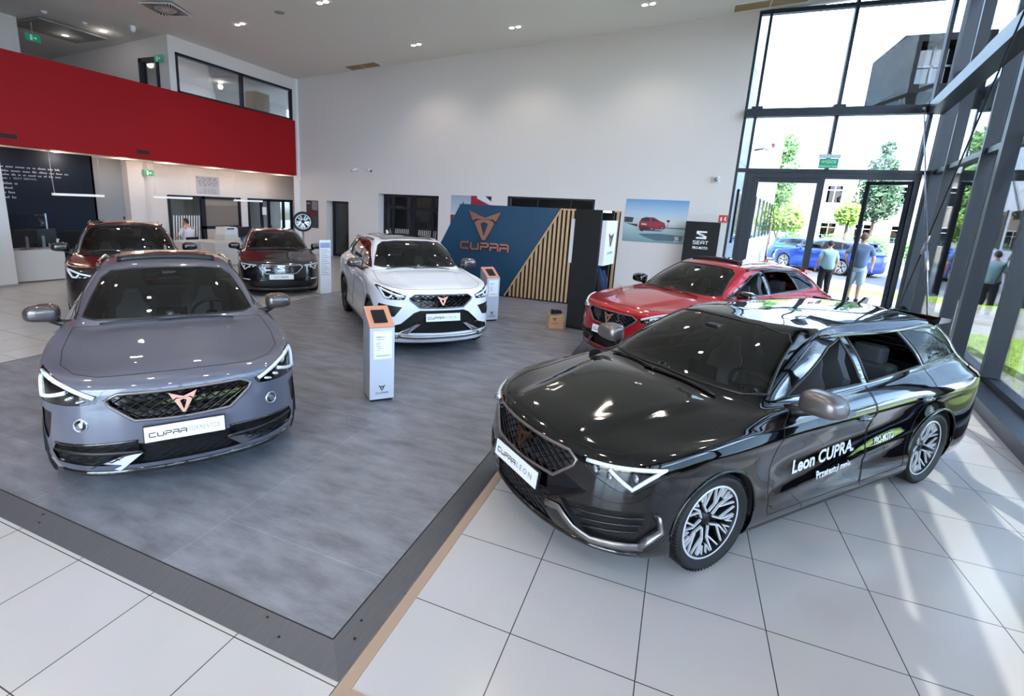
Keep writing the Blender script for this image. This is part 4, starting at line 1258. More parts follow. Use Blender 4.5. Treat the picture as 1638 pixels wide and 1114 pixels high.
# ------------------------------------------------------------------ the models
LEON = dict(xf=2.215, xr=-2.43, W=.90, H=1.43, ax=1.343, zn=.755, zc=.995, xc=1.02, xa=.80, zg=.15, b0=.965, b1=1.03, sh=.83, xh=.30, yr=.55, xt=-1.98, xw=-2.22, zw=1.03, zt=.90,
    wr=.323, rr=.252, ra=.352, wheel='double_y',
    hood=[(2.10, 0), (2.085, .30), (2.03, .50), (1.93, .64), (1.70, .735), (1.30, .755), (.86, .735), (.92, .60), (1.0, .30), (1.015, 0)],
    trim=[(.70, .975), (.50, 1.07), (.24, 1.19), (-.02, 1.295), (-.30, 1.345), (-.75, 1.352), (-1.20, 1.335), (-1.55, 1.295), (-1.80, 1.22), (-1.98, 1.08), (-1.96, 1.05), (-.9, 1.012)],
    windows=[[(.60, 1.0), (.24, 1.165), (.0, 1.265), (-.20, 1.312), (-.235, 1.012)], [(-.325, 1.014), (-.295, 1.322), (-.75, 1.330), (-1.02, 1.322), (-1.17, 1.05)], [(-1.23, 1.052), (-1.09, 1.318), (-1.50, 1.278), (-1.76, 1.19), (-1.91, 1.085), (-1.88, 1.07)]],
    fdoor=[(.84, .30), (.86, .60), (.80, .88), (.62, .962), (-.27, .995), (-.30, .60), (-.27, .26), (.82, .26)],
    rdoor=[(-.285, .26), (-.315, .60), (-.285, .995), (-1.22, 1.02), (-1.20, .86), (-1.03, .72), (-.93, .50), (-.91, .26)],
    handles=[((-.13, .80)), ((-1.02, .83))],
    wind=[(0, 1.375), (.30, 1.37), (.47, 1.345), (.545, 1.29), (.63, 1.14), (.69, 1.02), (.60, 1.005), (.35, 1.015), (0, 1.025)],
    rearwin=[(0, 1.32), (.42, 1.30), (.52, 1.24), (.60, 1.06), (.40, 1.04), (0, 1.04)],
    grille=[(0, .735), (.40, .735), (.465, .70), (.455, .665), (.33, .545), (0, .535)], badge=(.66, .155), frame_r=.011, framemat='graphite', emblemmat='copper_dark',
    lamp=[(.49, .735), (.53, .675), (.70, .60), (.77, .60), (.865, .735), (.85, .765), (.66, .745)],
    drl=[[(.52, .725), (.66, .733), (.835, .752), (.755, .622), (.645, .715)]], drl_r=.013, beams=[(.575, .695, .045, .020), (.65, .675, .04, .022), (.755, .695, .034, .024)],
    lower=[[(0, .42), (.32, .42), (.30, .27), (.36, .215), (0, .215)], [(.40, .43), (.83, .50), (.845, .40), (.79, .28), (.55, .26)]], lowmesh=[(0, .41), (.31, .41), (.29, .27), (.33, .225), (0, .225)],
    fins=[([(.48, .40), (.81, .455)], .008, 'black', (1, 1)), ([(.52, .36), (.81, .41)], .008, 'black', (1, 1)), ([(.56, .32), (.80, .365)], .008, 'black', (1, 1)),
          ([(.30, .345), (.40, .36), (.50, .28), (.60, .245), (.81, .27)], .024, 'graphite', (.35, 1, .008)), ([(.80, .275), (.85, .38), (.84, .48)], .026, 'satin', (.35, 1, .008)), ([(0, .185), (.5, .185), (.78, .195)], .016, 'gloss_black', (.8, 1, .0))],
    plate=(.475, .52, .112, .028), text=('word', 'LEON'), mirror=(.60, .975, 1.04), mirrormat='graphite', rails=(.02, -1.75, .575, 1.4, .02),
    roofpanel=None, tail=[(.90, .98), (.55, .93), (.55, .85), (.80, .86), (.90, .90)], spoiler=(-2.17, 1.365, .56), open=((0, 0), (1, 0)), dark=(2,), drop=.018, skirt=.055, skirtmat='black')  # black skirt stands in for shade and dark reflection along the sill
def spec(base, **kw):
    d = dict(base); d.update(kw); return d
FORM = spec(LEON, xf=2.20, xr=-2.25, W=.92, H=1.55, ax=1.34, zn=.875, zc=1.075, xc=.98, xa=.76, zg=.18, b0=1.055, b1=1.14, sh=.94, xh=.24, yr=.575, xt=-1.62, xw=-2.0, zw=1.12, zt=1.0,
    wr=.345, rr=.255, ra=.385, arch_trim=.045, skirt=.10, bow=(.03, .13, .36), drop=.05,
    hood=[(2.04, 0), (2.025, .30), (1.97, .52), (1.86, .66), (1.64, .76), (1.30, .785), (.84, .76), (.90, .60), (.965, .30), (.98, 0)],
    trim=[(.66, 1.062), (.46, 1.165), (.22, 1.29), (-.02, 1.395), (-.28, 1.445), (-.70, 1.45), (-1.10, 1.42), (-1.42, 1.35), (-1.66, 1.22), (-1.62, 1.16), (-.9, 1.11)],
    windows=[[(.56, 1.09), (.22, 1.26), (.0, 1.362), (-.20, 1.412), (-.235, 1.10)], [(-.325, 1.102), (-.295, 1.42), (-.70, 1.425), (-.92, 1.402), (-1.05, 1.14)], [(-1.11, 1.145), (-1.0, 1.392), (-1.38, 1.32), (-1.56, 1.20), (-1.54, 1.175)]],
    fdoor=[(.80, .32), (.82, .62), (.78, .95), (.60, 1.045), (-.27, 1.08), (-.30, .66), (-.27, .30), (.78, .30)],
    rdoor=[(-.285, .30), (-.315, .66), (-.285, 1.08), (-1.16, 1.12), (-1.16, .95), (-1.02, .80), (-.91, .58), (-.89, .30)],
    handles=[((-.13, .90)), ((-.98, .93))],
    wind=[(0, 1.478), (.30, 1.472), (.485, 1.447), (.567, 1.388), (.65, 1.22), (.70, 1.10), (.60, 1.085), (.35, 1.095), (0, 1.105)],
    rearwin=[(0, 1.33), (.42, 1.31), (.50, 1.26), (.60, 1.15), (.40, 1.13), (0, 1.13)],
    grille=[(0, .815), (.40, .815), (.475, .775), (.455, .735), (.31, .615), (0, .605)], badge=(.72, .175), framemat='graphite', frame_r=.012, emblemmat='copper',
    lamp=[(.50, .80), (.53, .752), (.70, .735), (.872, .738), (.885, .91), (.86, .945)], drl_r=.016,
    drl=[[(.535, .792), (.70, .866), (.855, .924), (.857, .768), (.70, .828)]], beams=[(.60, .775, .05, .014), (.67, .79, .04, .018)],
    lower=[[(0, .445), (.30, .45), (.30, .27), (0, .27)], [(.30, .45), (.80, .44), (.83, .37), (.80, .30), (.60, .285), (.30, .27)]], lowmesh=[(0, .44), (.30, .445), (.79, .435), (.82, .37), (.79, .31), (.30, .28), (0, .28)],
    vents=[[(.80, .67), (.87, .68), (.885, .52), (.855, .44), (.825, .52)]],
    fins=[([(.28, .375), (.55, .385), (.80, .40)], .014, 'black', (.6, 1, .006)), ([(0, .215), (.5, .215), (.80, .225)], .026, 'gloss_black', (.8, 1, .0)), ([(.30, .462), (.80, .448)], .010, 'gloss_black', (.8, 1, .002))],
    patches=[([(.27, .375), (.40, .36), (.60, .27), (.84, .31), (.80, .25), (.42, .235)], 'satin')],
    fog=[(.63, .60, .042)], plate=(.515, .52, .112, .03), text=('word', 'FORMENTOR'), mirror=(.56, 1.0, 1.125), mirrormat='mirror_bronze', sunroof=(-.02, -.72, .44, .015), rails=(.06, -1.40, .60, 1.4, .05),
    roofpanel=[(.02, 0), (.02, .42), (-.03, .45), (-1.0, .45), (-1.05, .40), (-1.05, 0)], tail=[(.92, 1.06), (.0, 1.02), (.0, .97), (.80, .95), (.92, .98)], spoiler=(-1.95, 1.375, .52), open=(), dark=(2,))
ATECA = spec(FORM, sunroof=None, xf=2.17, xr=-2.2, W=.92, H=1.61, ax=1.315, zn=.955, zc=1.155, xc=1.02, xa=.82, zg=.20, b0=1.13, b1=1.20, sh=1.02, xh=.42, yr=.585, xt=-1.72, xw=-2.02, zw=1.18, zt=1.08,
    wr=.355, rr=.245, ra=.395, arch_trim=.05, archmat='cladding', bow=(.03, .12, .33), drop=.03, wheel='dark',
    hood=[(2.05, 0), (2.035, .30), (1.98, .52), (1.87, .66), (1.66, .765), (1.30, .785), (.90, .76), (.95, .60), (1.01, .30), (1.02, 0)],
    trim=[(.74, 1.14), (.56, 1.26), (.36, 1.37), (.14, 1.47), (-.15, 1.512), (-.60, 1.52), (-1.10, 1.505), (-1.45, 1.46), (-1.68, 1.36), (-1.74, 1.24), (-.9, 1.185)],
    windows=[[(.64, 1.165), (.36, 1.335), (.14, 1.44), (-.14, 1.485), (-.18, 1.175)], [(-.27, 1.178), (-.24, 1.49), (-.60, 1.495), (-.96, 1.485), (-1.08, 1.205)], [(-1.14, 1.21), (-1.03, 1.48), (-1.40, 1.44), (-1.62, 1.34), (-1.66, 1.25)]],
    fdoor=[(.84, .36), (.86, .68), (.82, 1.02), (.66, 1.12), (-.22, 1.155), (-.25, .72), (-.22, .34), (.82, .34)],
    rdoor=[(-.235, .34), (-.265, .72), (-.235, 1.155), (-1.16, 1.19), (-1.15, 1.0), (-1.0, .84), (-.89, .62), (-.87, .34)],
    handles=[((-.08, .98)), ((-.98, 1.01))],
    wind=[(0, 1.555), (.30, 1.55), (.50, 1.525), (.58, 1.47), (.66, 1.32), (.71, 1.18), (.60, 1.165), (.35, 1.175), (0, 1.185)],
    rearwin=[(0, 1.48), (.42, 1.46), (.52, 1.40), (.62, 1.22), (.40, 1.20), (0, 1.20)],
    grille=[(0, .915), (.40, .915), (.475, .865), (.455, .835), (.33, .735), (0, .73)], badge=(.835, .15), framemat='dark_chrome', emblemmat='copper',
    lamp=[(.52, .905), (.55, .845), (.74, .835), (.80, .845), (.885, 1.0), (.86, 1.015)],
    drl=[[(.55, .885), (.69, .918), (.855, .985), (.79, .862), (.74, .862), (.71, .90)]], beams=[(.62, .862, .04, .014), (.69, .862, .03, .014)],
    lower=[[(0, .695), (.33, .695), (.42, .66), (.60, .50), (.78, .44), (.80, .37), (0, .36)]], lowmesh=[(0, .685), (.33, .685), (.41, .65), (.59, .50), (.76, .44), (.78, .385), (0, .375)],
    vents=[[(.58, .74), (.86, .765), (.88, .68), (.80, .575), (.68, .60)]], fog=[],
    fins=[([(0, .30), (.40, .30), (.62, .315)], .030, 'satin', (.7, 1, .004)), ([(.62, .30), (.85, .33)], .030, 'graphite', (.7, 1, .004))],
    patches=[([(.32, .50), (.38, .50), (.62, .37), (.50, .355)], 'chrome')],
    plate=(.60, .52, .112, .03), text=('word', 'ATECA'), mirror=(.62, 1.0, 1.21), mirrormat='mirror_bronze', rails=(.05, -1.6, .585, 1.4, .035),
    roofpanel=[(.25, 0), (.25, .42), (.20, .46), (-1.1, .46), (-1.15, .42), (-1.15, 0)], tail=[(.92, 1.12), (.50, 1.10), (.50, 1.0), (.80, 1.0), (.92, 1.04)], spoiler=(-2.05, 1.50, .54))
SUV = spec(ATECA, xf=2.30, xr=-2.40, ax=1.395, W=.92, H=1.65, wheel='split', text=None, emblem='s', emblemmat='chrome', mirrormat=None, framemat='chrome', honey=True, plate=(.60, .52, .112, .03),
    hood=[(x + (.12 if x > 1.2 else 0), y) for x, y in ATECA['hood']], wind=[(y, z + .035 if z > 1.3 else z) for y, z in ATECA['wind']], roofpanel=None, patches=[], emb=1,
    lower=[[(0, .62), (.60, .60), (.78, .50), (.74, .42), (0, .40)]], lowmesh=None, vents=[], fins=[([(.40, .52), (.74, .52)], .012, 'chrome', (.7, 1, .004))])
HATCH = spec(LEON, skirt=None, xr=-2.14, xt=-1.62, xw=-1.95, wheel='split', W=.90, emblem='s', emblemmat='chrome', framemat='chrome', frame_r=.010, honey=True, text=('seat', 'NOWY LEON'), mirrormat=None, rails=None, spoiler=(-1.86, 1.36, .54),
    trim=[(.70, .975), (.50, 1.07), (.24, 1.19), (-.02, 1.295), (-.30, 1.345), (-.75, 1.345), (-1.15, 1.31), (-1.45, 1.23), (-1.60, 1.10), (-.9, 1.012)],
    windows=LEON['windows'][:2] + [[(-1.23, 1.06), (-1.09, 1.30), (-1.38, 1.23), (-1.50, 1.12)]], open=(), dark=(1, 2), roofpanel=None,
    lower=[[(0, .40), (.60, .36), (.70, .28), (.60, .22), (0, .22)]], fins=[([(.66, .40), (.80, .405)], .012, 'lamp_white', (.7, 1, .004)), ([(0, .185), (.5, .185), (.78, .195)], .012, 'gloss_black', (.8, 1, .0))], lowmesh=None)
# ------------------------------------------------------------------ the cars
def place(name, S, paint, x, y, h, z, sc, lab, group='cars in the showroom', **kw):
    root, K = build_car(name, S, paint, (x, y), h, lab, 'car', group, z, **kw)
    root.scale = (sc, sc, sc)
    return root, K
leon, K = place('estate_car', LEON, 'black', 1.190, 2.633, -2.279, 0, 1.02, 'glossy black estate car with white door lettering parked on the tiles')
# white lettering on the black car's left doors
def door_text(K, parent_name, body, x, z, size, ang, shear, bold=0, fit=None):
    vs, fs = text_geo(body, size, shear=shear, bold=bold)
    k = 1
    if fit: k = fit / (max(v.x for v in vs) - min(v.x for v in vs))
    bm = bmesh.new(); V = [bm.verts.new((v.x * k, v.y, 0)) for v in vs]
    for f in fs:
        try: bm.faces.new([V[i] for i in f])
        except ValueError: pass
    bmesh.ops.triangulate(bm, faces=bm.faces)
    out = []; 
    for v in bm.verts:
        c, s = math.cos(ang), math.sin(ang)
        px, pz = x - (v.co.x * c - v.co.y * s), z + v.co.x * s + v.co.y * c
        co, no = K.ray((px, pz), 'left'); out.append(co + K.normal(co) * .0035)
    bm.verts.index_update(); F = [[v.index for v in f.verts] for f in bm.faces]; bm.free()
    mb = MB(); mb.add(out, F); return mb
doors = [c for c in leon.children if c.name.startswith('front_door') or c.name.startswith('rear_door')]
fd = [c for c in doors if c.name.startswith('front_door') and sum((Vector(b).y for b in c.bound_box)) > 0][0]
rd = [c for c in doors if c.name.startswith('rear_door') and sum((Vector(b).y for b in c.bound_box)) > 0][0]
door_text(K, '', 'Leon CUPRA.', .60, .50, .125, .05, .18, .004, .74).build('lettering', M['white'], fd)
door_text(K, '', 'Przetestuj mnie.', .32, .41, .07, .05, .18, .0022, .43).build('lettering', M['white'], fd)
door_text(K, '', 'PRO-MOTO', -.42, .53, .065, .05, .18, .0022, .28).build('lettering', M['paper'], rd)
form, _ = place('crossover_car', FORM, 'grey', -4.292, 1.362, -.614, PZ, .965, 'matt grey crossover with copper emblem on the platform at the left')
ateca, _ = place('white_suv', spec(ATECA), 'white', -3.969, 5.62, -.781, PZ, .985, 'white sport utility car with copper emblem on the platform')
redc, _ = place('crossover_car', spec(FORM, mirrormat='gloss_black', wheel='double_y', open=((0, 0), (1, 0))), 'red', 1.09, 6.873, -2.255, 0, 1.0, 'glossy red crossover parked behind the black estate')
hatch, _ = place('hatchback_car', HATCH, 'graphite', -9.206, 7.903, -.747, 0, .98, 'dark grey hatchback with chrome grille beside the white price stand')
suv, _ = place('dark_suv', SUV, 'dark', -9.318, 4.21, -.558, 0, .985, 'dark brown sport utility car behind the matt grey crossover')
# ------------------------------------------------------------------ things in the showroom
def put(o, label, cat, group=None): return tag(o, label, cat, group)

# ---- downlights: pairs of small round spots let into the ceiling
M['glow'] = mat('lamp_glow', (1, 1, 1), .5, emit=(1, .93, .84), estr=14)
def downlight(x, y, label, group, power=17, seen=True, z=None):
    z = CZ(x) if z is None else z
    root = empty('downlight', (x, y, z)); root.rotation_euler = (0, -.06, 0); put(root, label, 'ceiling light', group)
    mb = MB(); mb.prism([(-.21, -.11), (.21, -.11), (.21, .11), (-.21, .11)], -.012, .004, 'z'); mb.build('trim_frame', M['white'], root)
    for i, dx in enumerate((-.095, .095)):
        mb = MB(); Q = Matrix.Translation((dx, 0, -.012))
        mb.lathe([(.085, -.002), (.08, -.012), (.07, -.006)], 24, Q, 0); mb.lathe([(.07, -.006), (.0, -.008)], 24, Q, 1)
        mb.build('lamp', [M['satin'], M['glow']], root)
    l = bpy.data.lights.new('downlight_beam', 'SPOT'); l.energy = power * 7; l.color = (1, .86, .73); l.spot_size = math.radians(118); l.spot_blend = .7; l.shadow_soft_size = .10
    lo = bpy.data.objects.new('downlight_beam', l); COL.objects.link(lo); lo.parent = root; lo.location = (0, 0, -.06)
    return root
seen = [((-11.3, 9.08), 'twin ceiling downlight above the glazed upper office window'), ((-8.34, 8.89), 'twin ceiling downlight at the top edge, left of the rest'), ((-7.74, 12.51), 'twin ceiling downlight nearest the back wall above the double doorway'),
        ((-4.53, 12.41), 'twin ceiling downlight near the back wall above the blue panel'), ((-.98, 12.33), 'twin ceiling downlight near the back wall, rightmost of the row')]
for (x, y), lab in seen: downlight(x, y, lab, 'downlights in the main ceiling')
for x in (-11.2, -8.2, -5.0, -1.8, 1.2):
    for y in (-3.2, .9, 4.9):
        downlight(x, y, 'twin ceiling downlight above the parked cars', 'downlights in the main ceiling')
for x in (-5.0, -1.8, 1.4): downlight(x, 8.7, 'twin ceiling downlight above the parked cars', 'downlights in the main ceiling')
def spot_small(x, y, z, lab, grp, power=60, col=(1, .93, .85)):
    root = empty('spotlight', (x, y, z)); put(root, lab, 'ceiling light', grp)
    mb = MB(); mb.lathe([(.10, .0), (.095, -.014), (.08, -.008)], 24, None, 0); mb.build('ring', M['white'], root)
    mb = MB(); mb.lathe([(.08, -.008), (0, -.010)], 24, None, 0); mb.build('lamp', M['glow'], root)
    l = bpy.data.lights.new('spot_beam', 'POINT'); l.energy = power; l.color = col; l.shadow_soft_size = .1
    lo = bpy.data.objects.new('spot_beam', l); COL.objects.link(lo); lo.parent = root; lo.location = (0, 0, -.15)
for i, y in enumerate((4.6, 6.2, 7.9, 9.3, 11.0, 12.6, 14.2)): spot_small(-14.9, y, 3.10, 'small round downlight in the soffit under the red gallery', 'soffit downlights', 13, (1, .76, .56))
for x, y in ((-15.9, 10.2), (-15.9, 12.4)): spot_small(x, y, CZ(x) - .25, 'round ceiling light behind the upper office window', 'upper office lights', 9)
mb = MB(); mb.box(-17.5, XL - .15, 8.9, YB, CZ(-15) - .27, CZ(-15) - .24); struct('ceiling_upper', mb, M['ceiling'])
for k, (x, y) in enumerate(((-16.4, 7.6), (-15.2, 7.9))): spot_small(x, y, 6.44 if k < 1 else CZ(x), 'small round spotlight over the red gallery', 'gallery spotlights', 2)
for x, y, lab in ((-15.13, 6.43, 'white smoke detector on the gallery ceiling nearest the corner pillar'), (-15.0, 7.3, 'white smoke detector on the gallery ceiling toward the camera dome')):
    mb = MB(); mb.lathe([(0, -.05), (.05, -.05), (.065, -.02), (.07, 0)], 20, Matrix.Translation((x, y, CZ(x) - .001))); put(mb.build('smoke_detector', M['white']), lab, 'smoke detector', 'gallery smoke detectors')
mb = MB(); x, y = -14.1, 8.0; mb.lathe([(0, -.16), (.05, -.14), (.07, -.10), (.075, -.06), (.08, 0)], 20, Matrix.Translation((x, y, CZ(x)))); put(mb.build('dome_camera', [M['white']]), 'small dome camera on the ceiling by the upper office', 'camera')
# swirl air diffuser
root = empty('air_diffuser', (-12.15, 7.55, CZ(-12.15) - .032), .35); put(root, 'square swirl air diffuser in the ceiling above the red gallery', 'vent')
mb = MB(); mb.box(-.42, .42, -.42, .42, -.015, .004); mb.build('face_plate', M['white'], root)
mb = MB()
for k in range(40):
    a = 2 * PI * (k + .5) / 40; d = Vector((math.cos(a), math.sin(a), 0)); t = Vector((-d.y, d.x, 0)); rm = .385 / max(abs(d.x), abs(d.y))
    for r0, r1, w0, w1 in ((.10, .22, .005, .009), (.245, rm, .011, .018)):
        if (k % 2 and r0 < .2) or r1 - r0 < .05: continue
        p, q = d * r0 + t * r0 * .12, d * r1 - t * r1 * .06
        mb.add([p + t * w0, p - t * w0, q - t * w1, q + t * w1], [(0, 1, 2, 3)])
mb.v = [(v[0], v[1], -.017) for v in mb.v]
mb.build('slots', M['matt_black'], root)
mb = MB(); x, y = -9.77, 8.94; mb.lathe([(0, -.006), (.12, -.006), (.13, 0)], 24, Matrix.Translation((x, y, CZ(x) - .002))); put(mb.build('ceiling_speaker', M['grey_wall']), 'flat round grey ceiling loudspeaker between the downlights', 'speaker')
M['mesh_brown'] = mat('filter_mesh', rgb(150, 124, 84), .7)
for (x, y, w, lab) in ((-10.5, 13.66, .62, 'brown mesh air return panel in the ceiling over the left doorways'), (1.85, 13.55, .82, 'brown mesh air return panel in the ceiling at the glass facade')):
    root = empty('air_return_panel', (x, y, CZ(x)), 0); put(root, lab, 'vent', 'air return panels'); root.rotation_euler = (0, -.06, 0)
    mb = MB(); mb.box(-w, w, -.24, .24, -.012, .0, 0)
    mb.build('mesh_insert', M['mesh_brown'], root)
    mb = MB()
    for a, b, c, d in ((-w - .02, w + .02, -.26, -.24), (-w - .02, w + .02, .24, .26), (-w - .02, -w, -.24, .24), (w, w + .02, -.24, .24), (-.01, .01, -.24, .24)): mb.box(a, b, c, d, -.016, .0)
    mb.build('panel_frame', M['white'], root)

# ---- emergency and exit signs
M['sign_green'] = mat('sign_green', rgb(24, 140, 104), .4, emit=rgb(24, 140, 104), estr=.25); M['sign_white'] = mat('sign_white', rgb(210, 250, 235), .4)
def running_man(mb, Q, s, mi):
    mb.prism([(-.6 * s, -.5 * s), (-.15 * s, -.5 * s), (-.15 * s, .5 * s), (-.6 * s, .5 * s)], .001, .002, 'z', mi, Q)
    mb.prism([(.0, -.12 * s), (.35 * s, -.12 * s), (.35 * s, -.3 * s), (.7 * s, 0), (.35 * s, .3 * s), (.35 * s, .12 * s), (0, .12 * s)], .001, .002, 'z', mi, Q)
root = empty('exit_sign', (3.80, YB - .02, 3.60)); put(root, 'green evacuation exit sign board above the glass doors', 'exit sign')
mb = MB(); mb.box(-.24, .24, -.06, .0, .27, .37, 0); mb.build('housing', M['satin'], root); mb = MB(); mb.box(-.02, .02, -.05, 0, .0, .02, 0); mb.build('foot', M['frame'], root)
mb = MB(); mb.box(-.215, .215, -.045, -.035, .015, .262); pl_ = mb.build('sign_plate', M['sign_green'], root)
mb = MB(); Q = frame_mat((0, -.0462, 0), (1, 0, 0), (0, 0, 1))
text_on(mb, 'WYJŚCIE', Q @ Matrix.Translation((-.165, .145, 0)), .10, 0, fit=.33); text_on(mb, 'EWAKUACYJNE', Q @ Matrix.Translation((-.19, .045, 0)), .07, 0, fit=.38)
mb.build('lettering', M['sign_white'], pl_)
for loc, rz, lab in (((-14.1, 8.70, 5.98), 0, 'small green exit sign beside the upper glazed door'), ((-15.55, 9.1, 2.78), PI / 2, 'small green exit sign under the red gallery by the pale pillar'), ((-16.10, 6.62, 6.06), PI / 2, 'green and white exit sign hanging over the red gallery')):
    root = empty('exit_sign', loc, rz); put(root, lab, 'exit sign', 'exit signs')
    mb = MB(); mb.box(-.17, .17, -.02, .02, -.09, .09); mb.build('sign_plate', M['sign_green'], root)
    mb = MB(); Q = frame_mat((0, -.0205, 0), (1, 0, 0), (0, 0, 1)); running_man(mb, Q, .13, 0); mb.build('symbol', M['sign_white'], root)
    if loc[1] < 7: mb = MB(); mb.tube([(0, 0, .09), (0, 0, CZ(loc[0]) - loc[2])], .008, 6); mb.build('hanger_rod', M['white'], root)
    elif loc[2] < 3: mb = MB(); mb.tube([(0, 0, .09), (0, 0, 3.10 - loc[2])], .008, 6); mb.build('hanger_rod', M['white'], root)
# ---- back wall fixtures
root = empty('security_camera', (-10.95, YB, 3.36)); put(root, 'white bullet security camera on the back wall, left of its twin', 'camera', 'cameras on the back wall')
def bullet(root, s):
    mb = MB(); mb.box(-.04, .04, -.02, 0, -.06, .06); mb.tube([(0, -.02, 0), (s * .02, -.10, .0)], .015, 8); mb.build('bracket', M['white'], root)
    mb = MB(); mb.tube([(s * .0, -.08, .02), (s * .22, -.16, -.05)], [.05, .05], 12); mb.build('camera_body', M['white'], root)
    mb = MB(); mb.tube([(s * .21, -.157, -.047), (s * .225, -.162, -.052)], [.042, .042], 12); mb.build('lens', M['gloss_black'], root)
bullet(root, -1)
root = empty('security_camera', (-10.5, YB, 3.36)); put(root, 'white bullet security camera on the back wall, right of its twin', 'camera', 'cameras on the back wall'); bullet(root, 1)
root = empty('alarm_sounder', (1.2, YB, 3.28)); put(root, 'small white alarm sounder high on the back wall', 'alarm')
mb = MB(); mb.box(-.08, .08, -.04, 0, -.09, .09, 0, None, .02); mb.build('backplate', M['white'], root); mb = MB(); mb.lathe([(0, .08), (.05, .07), (.065, .0)], 16, Matrix.Translation((.01, -.04, .0)) @ Matrix.Rotation(PI / 2, 4, 'X')); mb.build('dome', M['satin'], root)
mb = MB(); mb.lathe([(0, .06), (.05, .05), (.06, .0)], 16, Matrix.Translation((-13.65, YB - .1, 2.96)) @ Matrix.Rotation(PI / 2, 4, 'X')); put(mb.build('motion_sensor', M['white']), 'small white motion sensor under the end of the red gallery', 'sensor')
root = empty('fire_sign', (1.54, YB - .003, 2.20)); put(root, 'small red fire equipment sign on the wall by the glass', 'sign')
mb = MB(); mb.box(-.115, .115, -.008, 0, -.10, .10); mb.build('sign_plate', mat('sign_red', rgb(200, 26, 34), .4), root)
mb = MB(); Q = frame_mat((0, -.0085, 0), (1, 0, 0), (0, 0, 1)); mb.prism([(-.075, -.06), (-.03, -.06), (-.03, .02), (-.045, .05), (-.06, .05), (-.075, .02)], .0, .001, 'z', 0, Q)
mb.prism([(.03, -.05), (.08, -.05), (.08, -.02), (.05, 0), (.08, .03), (.06, .06), (.03, .03)], 0, .001, 'z', 0, Q); mb.build('symbol', M['paper'], root)

# ---- posters
def poster(name, x0, x1, z0, z1, lab, base, y=YB):
    root = empty(name, ((x0 + x1) / 2, y - .004, (z0 + z1) / 2)); put(root, lab, 'poster')
    w, h = (x1 - x0) / 2, (z1 - z0) / 2
    mb = MB(); mb.box(-w, w, -.006, .0, -h, h); mb.build('print', base, root)
    return root, w, h, frame_mat((0, -.0066, 0), (1, 0, 0), (0, 0, 1))
def vgrad(name, cols):
    m = mat(name, cols[0][1], .45); nt = m.node_tree; b = nt.nodes['Principled BSDF']
    tc = nt.nodes.new('ShaderNodeTexCoord'); sp = nt.nodes.new('ShaderNodeSeparateXYZ'); rp = nt.nodes.new('ShaderNodeValToRGB')
    nt.links.new(tc.outputs['Generated'], sp.inputs[0]); nt.links.new(sp.outputs['Z'], rp.inputs['Fac']); nt.links.new(rp.outputs['Color'], b.inputs['Base Color'])
    for i, (p, c) in enumerate(cols):
        e = rp.color_ramp.elements[i] if i < 2 else rp.color_ramp.elements.new(p)
        e.position = p; e.color = (*c, 1)
    return m
def shapes(root, name, Q, w, h, lst):
    mb = MB(); ms = []
    for k, (poly, c) in enumerate(lst):
        ms.append(mat('print_ink', c, .45)); mb.prism([(x * w, z * h) for x, z in poly], k * .00025, k * .00025 + .0004, 'z', k, Q)
    return mb.build(name, ms, root)
def seat_word(mb, Mx, width, mi=0):
    """S mark's word underneath, squared letters"""
    k = width / 4.6
    L = [[(.9, 1), (.1, 1), (0, .8), (.1, .55), (.8, .5), (.9, .2), (.8, 0), (0, 0)], [(2.1, 1), (1.25, 1), (1.25, 0), (2.1, 0)], [(1.25, .5), (2.0, .5)], [(2.4, 0), (2.4, .7), (2.6, 1), (3.2, 1), (3.35, .8), (3.35, 0)], [(2.4, .4), (3.35, .4)], [(3.6, 1), (4.6, 1)], [(4.1, 1), (4.1, 0)]]
    vs, fs = strokes([[(x * k, y * k) for x, y in s] for s in L], .2 * k); mb.add([Mx @ v for v in vs], fs, mi)
pb = vgrad('beach_print', [(0, rgb(120, 150, 158)), (1, rgb(96, 148, 196)), (.40, rgb(176, 196, 196)), (.46, rgb(205, 205, 200)), (.70, rgb(168, 190, 212))])
root, w, h, Q = poster('car_poster', -1.17, .60, 1.40, 2.66, 'large poster of a red car by the sea on the back wall', pb)
cs_ = lambda P_: [(-.06 + (x + .06) * 1.22, -.13 + (y + .13) * 1.22) for x, y in P_]
car_p = [(-.43, -.30), (-.42, -.08), (-.37, .07), (-.26, .13), (-.04, .12), (.09, .02), (.25, -.07), (.29, -.22), (.26, -.31), (-.34, -.40)]
